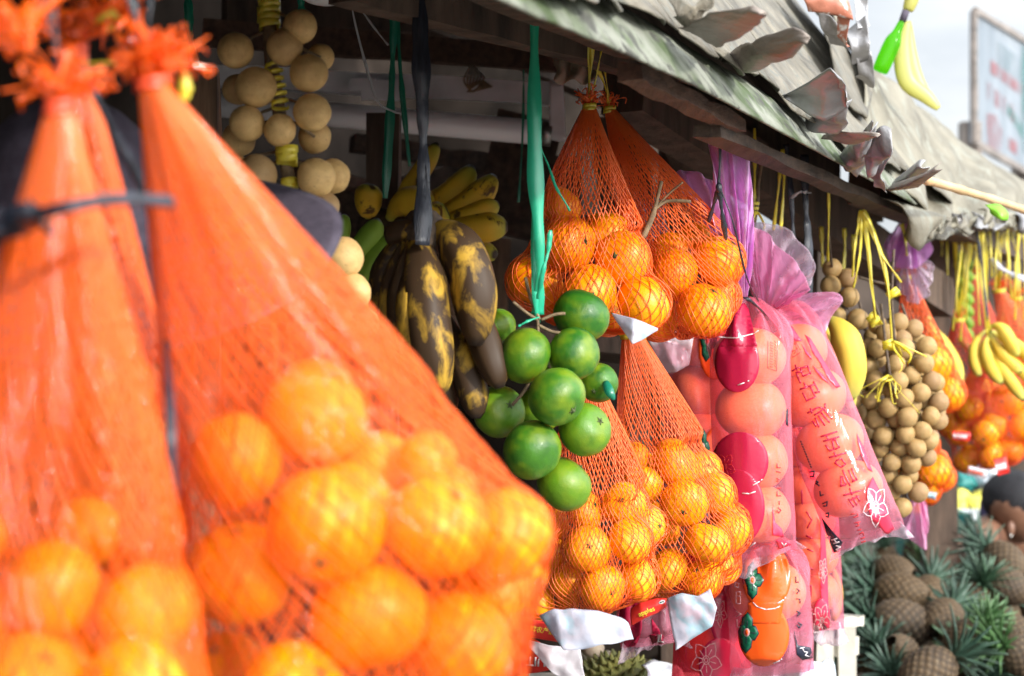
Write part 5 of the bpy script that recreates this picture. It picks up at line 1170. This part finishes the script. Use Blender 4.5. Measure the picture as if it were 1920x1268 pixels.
def pineapple(px, py, d, ax, sc_=1.0, label=None):
    """px,py = middle of the fruit; ax = direction the crown points"""
    b, c = random.choice(PMS); p = P(px, py, d)
    ax = Vector(ax).normalized(); t = thing('pineapple', label or 'brown pineapple with blue-green spiky crown lying in the heap', 'pineapple', p + ax * .08 * sc_, 'pineapples heaped on the low table')
    t.rotation_mode = 'QUATERNION'; t.rotation_quaternion = ax.to_track_quat('Z', 'Y') @ Quaternion((0, 0, 1), rnd(0, 6)); t.scale = (sc_,) * 3
    for nme, me in (('body', b), ('crown', c)):
        o = bpy.data.objects.new(nme, me); C.objects.link(o); o.parent = t
vis = [(1676, 1072, 4.55, (-.8, .5, .1), .75), (1690, 1114, 4.45, (-.9, .3, .1), .95), (1692, 1170, 4.3, (-.9, -.1, .15), 1.05), (1740, 1118, 4.5, (.3, .9, .4), .85), (1766, 1164, 4.3, (.5, .8, .3), .9),
       (1806, 1200, 4.15, (.6, -.2, .6), .75), (1690, 1222, 4.15, (.2, .2, -.2), .7), (1738, 1262, 3.95, (.8, .2, .4), .95), (1886, 1056, 4.7, (-.6, .6, .5), .9), (1890, 1100, 4.6, (-.9, .2, .3), .85),
       (1820, 1130, 4.6, (.4, -.3, .8), .8), (1915, 1195, 4.2, (-.9, -.1, .5), .8), (1925, 1235, 4.1, (-.8, -.2, .4), .9), (1840, 1036, 5.0, (-.5, -.2, .8), .7)]
for v_ in vis: pineapple(v_[0], v_[1], v_[2] - .18, v_[3], v_[4] * .74)
for (x, y, d_, ax, s_) in ((1725, 1075, 4.8, (.2, .2, .9), .8), (1655, 1140, 4.6, (-.6, .2, .6), .8), (1620, 1060, 5.0, (-.4, .1, .9), .8), (1850, 1080, 4.8, (.3, .1, .9), .8), (1740, 1225, 4.2, (.6, .1, .5), .8), (1830, 1170, 4.5, (-.4, .4, .6), .8), (1900, 1030, 5.1, (.2, .0, .9), .8), (1870, 1260, 4.1, (-.5, .5, .4), .9), (1640, 1258, 3.95, (.0, -.3, .9), .95), (1600, 1215, 4.1, (-.2, -.5, .8), .85), (1860, 1215, 4.15, (-.3, -.5, .9), .95), (1905, 1275, 3.9, (-.1, -.4, .9), .9), (1835, 1110, 4.5, (.0, -.4, .9), .8), (1640, 1110, 4.7, (-.5, -.3, .8), .85),
                           (1620, 1165, 4.4, (-.6, -.4, .7), .9), (1785, 1240, 3.95, (.1, -.6, .7), .9), (1595, 1100, 4.9, (-.3, -.3, .9), .8), (1760, 1045, 5.0, (.2, -.2, .9), .85), (1720, 1030, 5.2, (-.2, -.2, .9), .85), (1560, 1290, 3.9, (.0, -.3, .9), .9),
                           (1690, 1290, 3.85, (-.4, -.5, .7), .9), (1830, 1290, 3.85, (.3, -.5, .8), .9), (1795, 1090, 4.8, (.2, -.3, .9), .8), (1880, 1150, 4.4, (.2, -.3, .9), .85), (1940, 1130, 4.5, (-.3, -.3, .9), .85), (1565, 1190, 4.5, (-.2, -.2, .9), .8), (1660, 1040, 5.1, (-.1, -.2, .9), .8), (1730, 1200, 4.3, (-.2, .2, .9), .7)):
    pineapple(x, y + 14, d_ + .12, ax, s_ * .68, 'pineapple with its blue-green crown rising from the heap')
bx = thing('bench', 'pale weathered wooden bench end left of the pineapples', 'bench', P(1575, 1240, 3.6))
MB().beam(P(1500, 1175, 3.55), P(1602, 1162, 3.62), .05, .018).build('seat', MT['white'], bx, False)
MB().beam(P(1560, 1215, 3.58), P(1596, 1208, 3.62), .03, .03).build('rail', MT['white'], bx, False)
for px in (1545, 1586): MB().beam(V(P(px, 0, 3.58).x, 3.58, 0), P(px, 1174, 3.58), .03, .03, (0, 1, 0)).build('leg', MT['white'], bx, False)
t = bananas('yellow banana tip showing between the slim pack and the bench', 'ban_p', (1568, 1150, 3.3), [([(1560, 1060, .02), (1572, 1090, .0), (1574, 1130, .0), (1562, 1165, .0)], 10)], 3.3)

# goods low down behind the front bags
random.seed(50)
ct_ = P(1158, 1330, 2.95); durr = .078
mb = MB().ell(ct_, (durr, durr * .9, durr), 30, 20)
for i in range(420):
    z = 1 - 2 * (i + .5) / 420; a = i * 2.39996; q = math.sqrt(1 - z * z); u = V(q * math.cos(a), q * math.sin(a), z); p = ct_ + V(u.x * durr, u.y * durr * .9, u.z * durr)
    mb.tube([p - u * .002, p + u * .009], [.0052, .0006], 6)
tag(mb.build('durian', MT['durian'], smooth=False), 'spiky dark green durian top at the lower frame edge', 'durian')
for i, (x, y, r) in enumerate(((1112, 1216, 20), (1095, 1246, 22), (1138, 1240, 20), (1070, 1262, 20), (1160, 1262, 20), (1195, 1262, 18), (1130, 1275, 22), (1075, 1290, 24), (1210, 1290, 22))):
    o = MB().ell((0, 0, 0), 1, 20, 14, fn=lambda u, i=i: 1 + .06 * noise.noise(u * 2 + V(i, 0, 0)) - .10 * max(0, u.x) ** 10).build('salak', MT['tuber']); o.location = P(x, y, 3.05 + .03 * (i % 3)); s_ = r * 3.05 / F
    o.scale = (s_, s_ * .9, s_ * 1.08); o.rotation_euler = (rnd(0, 3), rnd(0, 3), rnd(0, 3)); tag(o, 'dusty pale round fruit in the heap behind the durian', 'fruit', 'dusty pale fruits behind the durian')
fp = thing('box', 'white foam box under the dusty pale fruits', 'box', P(1150, 1400, 3.1))
c_ = P(1190, 1345, 3.12); MB().box(c_, (.34, .22, .10)).build('tray', MT['white'], fp, False)
o = sheet('paper', MT['paper'], None, [(1205, 1243, 2.85), (1235, 1240, 2.9), (1262, 1246, 2.9)], [(1215, 1290, 2.8), (1250, 1300, 2.8), (1290, 1290, 2.8)], 10, 8, .01, 20, .0004, .01, seed=3); tag(o, 'crumpled white paper low beside the durian', 'paper')
o = sheet('paper', MT['paper'], None, [(1500, 1236, 3.1), (1530, 1240, 3.1), (1556, 1236, 3.15)], [(1490, 1300, 3.0), (1530, 1310, 3.0), (1570, 1300, 3.1)], 10, 8, .012, 20, .0004, .01, seed=6); tag(o, 'crumpled white paper at the bottom edge beside the bench', 'paper')
t = bananas('added dark bananas standing in for shadow low behind the red tag', 'ban_old', (960, 1290, 2.75), [([(900, 1240, .0), (930, 1215, .0), (960, 1215, .0), (985, 1245, .0)], 24), ([(900, 1270, .0), (930, 1250, .0), (960, 1245, .0), (985, 1275, .0)], 26), ([(930, 1170, .05), (950, 1175, .0), (975, 1185, .0), (990, 1215, .0)], 18)], 2.75)  # added bananas, their dark skin takes the place of plain shadow

# ---------------------------------------------------------------- vendor bending among the fruit at the right edge
pr_ = thing('person', 'dark-haired vendor in navy shirt leaning over the pineapples, arm reaching left', 'person', (1.32, 5.35, 0))
def skin(name, nodes, edges, mat, parent, sub=2):
    me = bpy.data.meshes.new(name); off = root_loc(parent); me.from_pydata([tuple(Vector(n[0]) - off) for n in nodes], edges, []); me.materials.append(MT[mat])
    o = bpy.data.objects.new(name, me); C.objects.link(o); o.parent = parent
    sm = o.modifiers.new('k', 'SKIN'); sm.use_smooth_shade = True
    for i, n in enumerate(nodes):
        r = n[1] if hasattr(n[1], '__len__') else (n[1], n[1]); me.skin_vertices[0].data[i].radius = r
    me.skin_vertices[0].data[0].use_root = True
    sb = o.modifiers.new('s', 'SUBSURF'); sb.levels = sub; sb.render_levels = sub; return o
hd = P(1904, 952, 5.05); sh = P(1935, 1000, 5.15)
N_ = [(V(1.42, 5.55, .95), (.15, .12)), (V(1.40, 5.45, 1.05), (.14, .11)), (sh + V(.02, .1, -.05), (.14, .10)), (sh + V(-.0, .03, .03), (.06, .06)), (hd + V(.01, .02, -.045), (.05, .05)), (hd + V(-.005, 0, .0), (.072, .085)), (hd + V(-.005, .0, .06), (.066, .08)),
      (sh + V(-.10, -.02, .01), (.055, .05)), (P(1845, 1004, 5.0), (.042, .04)), (P(1800, 1030, 4.9), (.036, .034)), (P(1772, 1062, 4.85), (.026, .024)),
      (sh + V(.24, .10, .0), (.055, .05)), (V(1.72, 5.2, 1.0), (.042, .04)), (V(1.6, 4.95, .93), (.03, .03)),
      (V(1.34, 5.6, .88), (.09, .09)), (V(1.34, 5.45, .48), (.065, .065)), (V(1.33, 5.55, .08), (.042, .042)), (V(1.32, 5.42, .04), (.035, .03)),
      (V(1.52, 5.62, .88), (.09, .09)), (V(1.53, 5.5, .48), (.065, .065)), (V(1.53, 5.6, .08), (.042, .042)), (V(1.54, 5.47, .04), (.035, .03))]
E_ = [(0, 1), (1, 2), (2, 3), (3, 4), (4, 5), (5, 6), (2, 7), (7, 8), (8, 9), (9, 10), (2, 11), (11, 12), (12, 13), (0, 14), (14, 15), (15, 16), (16, 17), (0, 18), (18, 19), (19, 20), (20, 21)]
h0 = P(1766, 1070, 4.84); b_ = len(N_)
for k, (dx, dz, l) in enumerate(((-.9, -.5, .07), (-.8, -.8, .075), (-.55, -.95, .07), (-.2, -1, .06), (.3, -.5, .05))):
    dv = V(dx, -.3, dz).normalized(); p0 = h0 + V(dx * .015, -.012 + .010 * k, dz * .012)
    N_ += [(p0, .010), (p0 + dv * l * .5, .0085), (p0 + dv * l * .9 + V(.004, 0, -.008), .007)]; i = b_ + 3 * k; E_ += [(10, i), (i, i + 1), (i + 1, i + 2)]
skin('body', N_, E_, 'skin', pr_)
skin('shirt', [(V(1.42, 5.55, .92), (.17, .14)), (V(1.40, 5.45, 1.05), (.16, .13)), (sh + V(.02, .1, -.05), (.155, .115)), (sh + V(.0, .05, .02), (.075, .07)), (sh + V(-.09, -.01, .01), (.065, .06)), (sh + V(.24, .10, .0), (.065, .06)), (V(1.71, 5.28, 1.02), (.055, .05))], [(0, 1), (1, 2), (2, 3), (2, 4), (2, 5), (5, 6)], 'shirt', pr_)
skin('trousers', [(V(1.43, 5.57, .93), (.165, .135)), (V(1.34, 5.6, .84), (.10, .10)), (V(1.34, 5.45, .48), (.078, .078)), (V(1.33, 5.55, .12), (.055, .055)), (V(1.52, 5.62, .84), (.10, .10)), (V(1.53, 5.5, .48), (.078, .078)), (V(1.53, 5.6, .12), (.055, .055))], [(0, 1), (1, 2), (2, 3), (0, 4), (4, 5), (5, 6)], 'trouser', pr_)
MB().ell(hd + V(.0, .018, .022), (.078, .090, .070), 40, 26, fn=lambda u: 1 + .03 * noise.noise(u * 3) + .012 * noise.noise(u * 14)).ell(hd + V(.05, .06, .0), (.045, .05, .05), 20, 14).build('hair', MT['hair'], pr_)
MB().ell(hd + V(-.03, -.075, -.045), (.010, .008, .018), 14, 10).build('ear', MT['skin'], pr_)
MB().ell(hd + V(-.032, -.084, -.062), (.004, .004, .006), 10, 8).build('earring', MT['metal'], pr_)
MB().ell(hd + V(-.085, -.02, -.055), (.014, .012, .016), 12, 10).build('nose', MT['skin'], pr_)

# ---------------------------------------------------------------- goods far behind
random.seed(61)
def crate(label, c, size, mat, fruits, fmat, fl):
    t = thing('crate', label, 'crate', c - V(0, 0, size[2] / 2)); w_, d_, h_ = size; th = .012
    MB().box(c - V(0, 0, h_ / 2 - th / 2), (w_, d_, th)).build('base', MT[mat], t, False)
    for sx in (-1, 1):
        MB().box(c + V(sx * (w_ / 2 - th / 2), 0, th), (th, d_ - .001, h_)).build('side', MT[mat], t, False)
        MB().box(c + V(0, sx * (d_ / 2 - th / 2), th), (w_ - 2 * th, th, h_)).build('side', MT[mat], t, False)
    for i in range(fruits):
        r = .034; p = c + V(rnd(-.5, .5) * (w_ - .09), rnd(-.5, .3) * (d_ - .09), h_ * .5 + rnd(0, .04) - .01)
        o = bpy.data.objects.new('fruit', random.choice(FM['mandarin'] if fmat == 'mandarin' else FY)); C.objects.link(o); o.location = p; o.scale = (r, r, r); o.rotation_euler = (rnd(0, 6), rnd(0, 6), 0); tag(o, fl, 'fruit', fl)
MT['pomelo'] = citrus('yellow_pear_skin', (.62, .58, .06), (.72, .66, .12), (.60, .60, .10))
FY = []
for i in range(2):
    o = MB().ell((0, 0, 0), (1, 1, .95), 24, 16, fn=lambda u, i=i: 1 + .03 * noise.noise(u * 2 + V(i, 0, 0)) - .08 * max(0, u.z) ** 9).build('f', MT['pomelo']); FY.append(o.data); bpy.data.objects.remove(o)
crate('teal crate of oranges far behind the pineapple heap', P(1748, 1005, 5.75), (.16, .24, .12), 'teal', 7, 'mandarin', 'small orange in the far teal crate')
crate('white-lined crate of yellow fruit far behind the pineapple heap', P(1812, 985, 5.9), (.20, .26, .09), 'paper', 12, 'pomelo', 'round yellow fruit in the far white-lined crate')
for i, (x, y, w_, h_, m_, lb) in enumerate(((1745, 925, 70, 60, 'paper', 'blurred pale blue wrapped bundle left of the yellow fruit crate'), (1800, 905, 60, 44, 'teal', 'blurred teal bundle behind the yellow fruit crate'), (1850, 900, 50, 60, 'paper', 'blurred white bundle just left of the black hair'), (1700, 1010, 50, 50, 'wood_l', 'small brown sack behind the pineapples, left of the teal crate'), (1770, 880, 40, 30, 'rib_dg', 'dark green bundle below the far mandarin nets'))):
    o = MB().ell((0, 0, 0), (w_ / 2 * 6.2 / F, .09, h_ / 2 * 6.2 / F), 30, 20, fn=lambda u, i=i: 1 + .28 * noise.noise(u * 2.5 + V(i * 3, 0, 0)) + .10 * noise.noise(u * 8)).build('bundle', MT[m_]); o.location = P(x, y, 6.2); tag(o, lb, 'bundle')
t = thing('table', 'far plain table behind the pineapples holding crates and bundles', 'table', (1.5, 6.1, 0))
MB().grid([[V(1.0, 5.6, .86), V(2.5, 5.6, .86)], [V(1.0, 6.5, .86), V(2.9, 6.5, .86)]]).build('table_top', MT['wood_dk'], t, False, thick=.03)
for x, y in ((1.05, 5.65), (2.4, 5.65), (1.1, 6.4), (2.7, 6.4)): MB().beam(V(x, y, 0), V(x, y, .85), .05, .05, (0, 1, 0)).build('leg', MT['wood_dk'], t, False)

# ---------------------------------------------------------------- above the roofs: bottle, peel, pole, leaf, sign
bt = thing('bottle', 'bright green plastic bottle hung tilted against the sky', 'bottle', P(1668, 130, 3.4))
def glass(name, c, c2, fac):
    m = M(name); tr = m.node('ShaderNodeBsdfTransparent', {0: c + (1,)}).outputs[0]; pr2 = m.pr(c2, .12, None); tl = m.node('ShaderNodeBsdfTranslucent', {0: c2 + (1,)}).outputs[0]
    return m.end(m.node('ShaderNodeMixShader', {0: fac, 1: tr, 2: m.node('ShaderNodeMixShader', {0: .5, 1: pr2, 2: tl}).outputs[0]}).outputs[0])
MT['gbottle'] = glass('lime_bottle_plastic', (.40, .95, .05), (.12, .50, .01), .5)
a, b = P(1698, 24, 3.4), P(1650, 134, 3.4)
rs = [.0035, .004, .0045, .006, .0065, .008, .0115, .0135, .014, .0142, .0140, .0142, .014, .0138, .0125]
MB().tube([a.lerp(b, i / 14) for i in range(15)], rs, 18).build('body', MT['gbottle'], bt)
MB().tube([P(1692, 40, 3.4), P(1699, 20, 3.4)], .0062, 12).build('cap', MT['hat'], bt)
MT['peel'] = net_mat('faded_yellow_plastic', (.42, .42, .06), (.58, .54, .16), .35, .4)
pl = thing('banana_ornament', 'faded yellow plastic banana peel hanging beside the green bottle', 'ornament', P(1720, 150, 3.42))
MB().tube(poly(PP([(1722, -60, 3.42), (1712, -10, 3.42), (1702, 20, 3.42)]), 6), [.008 + .004 * math.sin(i / 4) for i in range(13)], 10).build('stem', MT['peel'], pl)
for k, (off) in enumerate((0, 6)):
    c_ = poly(PP([(1700, 40, 3.42), (1692, 90, 3.42), (1700, 150, 3.42), (1735, 180, 3.42), (1760, 204, 3.42)]) if k == 0 else PP([(1700, 40, 3.44), (1704, 100, 3.44), (1712, 140, 3.44), (1728, 170, 3.44), (1748, 192, 3.44)]), 6)
    MB().tube(c_, [.003 + .0125 * math.sin(math.pi * min(1, i / 24 * .9 + .08)) ** .8 for i in range(25)], 12, True, .35).build('peel', MT['peel'], pl)
t = thing('bamboo_pole', 'thin bamboo pole slanting over the farther crinkled roof edge', 'pole', P(1740, 338, 2.75))
c_ = PP([(1738, 338, 2.78), (1800, 356, 3.0), (1860, 374, 3.2), (1920, 394, 3.4), (2010, 426, 3.7)]); MB().tube(poly(c_, 6), [.0062 + (.0012 if i % 6 == 0 else 0) for i in range(25)], 10).build('pole', MT['bamboo'], t)
tag(sheet('leaf', MT['leafg'], None, [(1848, 384, 3.1), (1872, 382, 3.1), (1886, 392, 3.1)], [(1858, 400, 3.1), (1876, 412, 3.08), (1890, 414, 3.1)], 8, 6, .008, 12, .0004, .01, seed=2), 'small bright green leaf under the bamboo pole', 'leaf')
sg = thing('sign', 'tall weathered signboard with faded red and green paint against the sky', 'sign', (2.2, 9.2, 0))
SA, SB, SC, SD = P(1822, 20, 8.6), P(1818, 268, 8.6), P(1990, 120, 9.9), P(1990, 362, 9.9)
SB = V(SA.x, SA.y, SB.z); SD = V(SC.x, SC.y, SD.z)
def signmat():
    m = M('faded_sign_face'); n = m.noise(3, 5, stretch=(3, 3, .5)); col = m.ramp(n, [(.3, (.13, .16, .19)), (.7, (.24, .27, .30))]); st = m.noise(26, 5, stretch=(1, 1, .12)); col = m.mix(m.ramp(st, [(.56, 0), (.75, .5)]), col, (.10, .10, .10))
    return m.end(m.pr(col, .75, None))
MT['signf'] = signmat()
def faded(name, c):
    m = M(name); n = m.noise(9, 6, stretch=(1, 1, .5)); tr = m.node('ShaderNodeBsdfTransparent').outputs[0]; f = m.ramp(n, [(.40, .05), (.62, .75)])
    return m.end(m.node('ShaderNodeMixShader', {0: f, 1: tr, 2: m.pr(c, .6, None)}).outputs[0])
MT['f_red'] = faded('faded_red_paint', (.24, .09, .10)); MT['f_green'] = faded('faded_green_paint', (.03, .16, .14)); MT['f_grey'] = faded('faded_grey_paint', (.16, .22, .25))
MB().grid([[SB, SD], [SA, SC]]).build('panel', MT['signf'], sg, False, thick=.02)
nrm = (SC - SA).cross(SB - SA).normalized(); nrm = -nrm if nrm.dot(CAM - SA) < 0 else nrm
for p, q in ((SA, SC), (SB, SD), (SA, SB)): MB().beam(p + nrm * .012, q + nrm * .012, .028, .02, tuple(nrm)).build('frame', MT['foil_dk'], sg, False)
def sp(u, v, l): return SA.lerp(SC, u).lerp(SB.lerp(SD, u), v) + nrm * l
def spoly(mat, pts, l=.013):
    mb = MB(); mb.v = [sp(u, v, l) for u, v in pts]; mb.f = [tuple(range(len(pts)))]; mb.build('paint', MT[mat], sg, False)
spoly('f_grey', [(.18, .12), (.5, .16), (.5, .34), (.18, .30)]); spoly('f_red', [(.16, .30), (.50, .36), (.5, .44), (.16, .40)], .0135)
for k in range(4): spoly('f_red', [(.12 + .08 * k, .48 + .02 * k), (.17 + .08 * k, .49 + .02 * k), (.17 + .08 * k, .62 + .02 * k), (.12 + .08 * k, .61 + .02 * k)])
spoly('f_red', [(.12, .72), (.22, .70), (.28, .80), (.26, .98), (.12, .96)]); spoly('f_red', [(.34, .80), (.44, .82), (.44, .92), (.34, .90)])
spoly('f_green', [(.34, .56), (.5, .66), (.5, .76), (.34, .64)]); spoly('f_green', [(.5, .04), (1, .2), (1, .98), (.5, .86)])
for u in (.05, .6): 
    p = sp(u, 1, -.03); MB().beam(V(p.x, p.y, 0), p + V(0, 0, .1), .08, .08, (0, 1, 0)).build('post', MT['foil_dk'], sg, False)
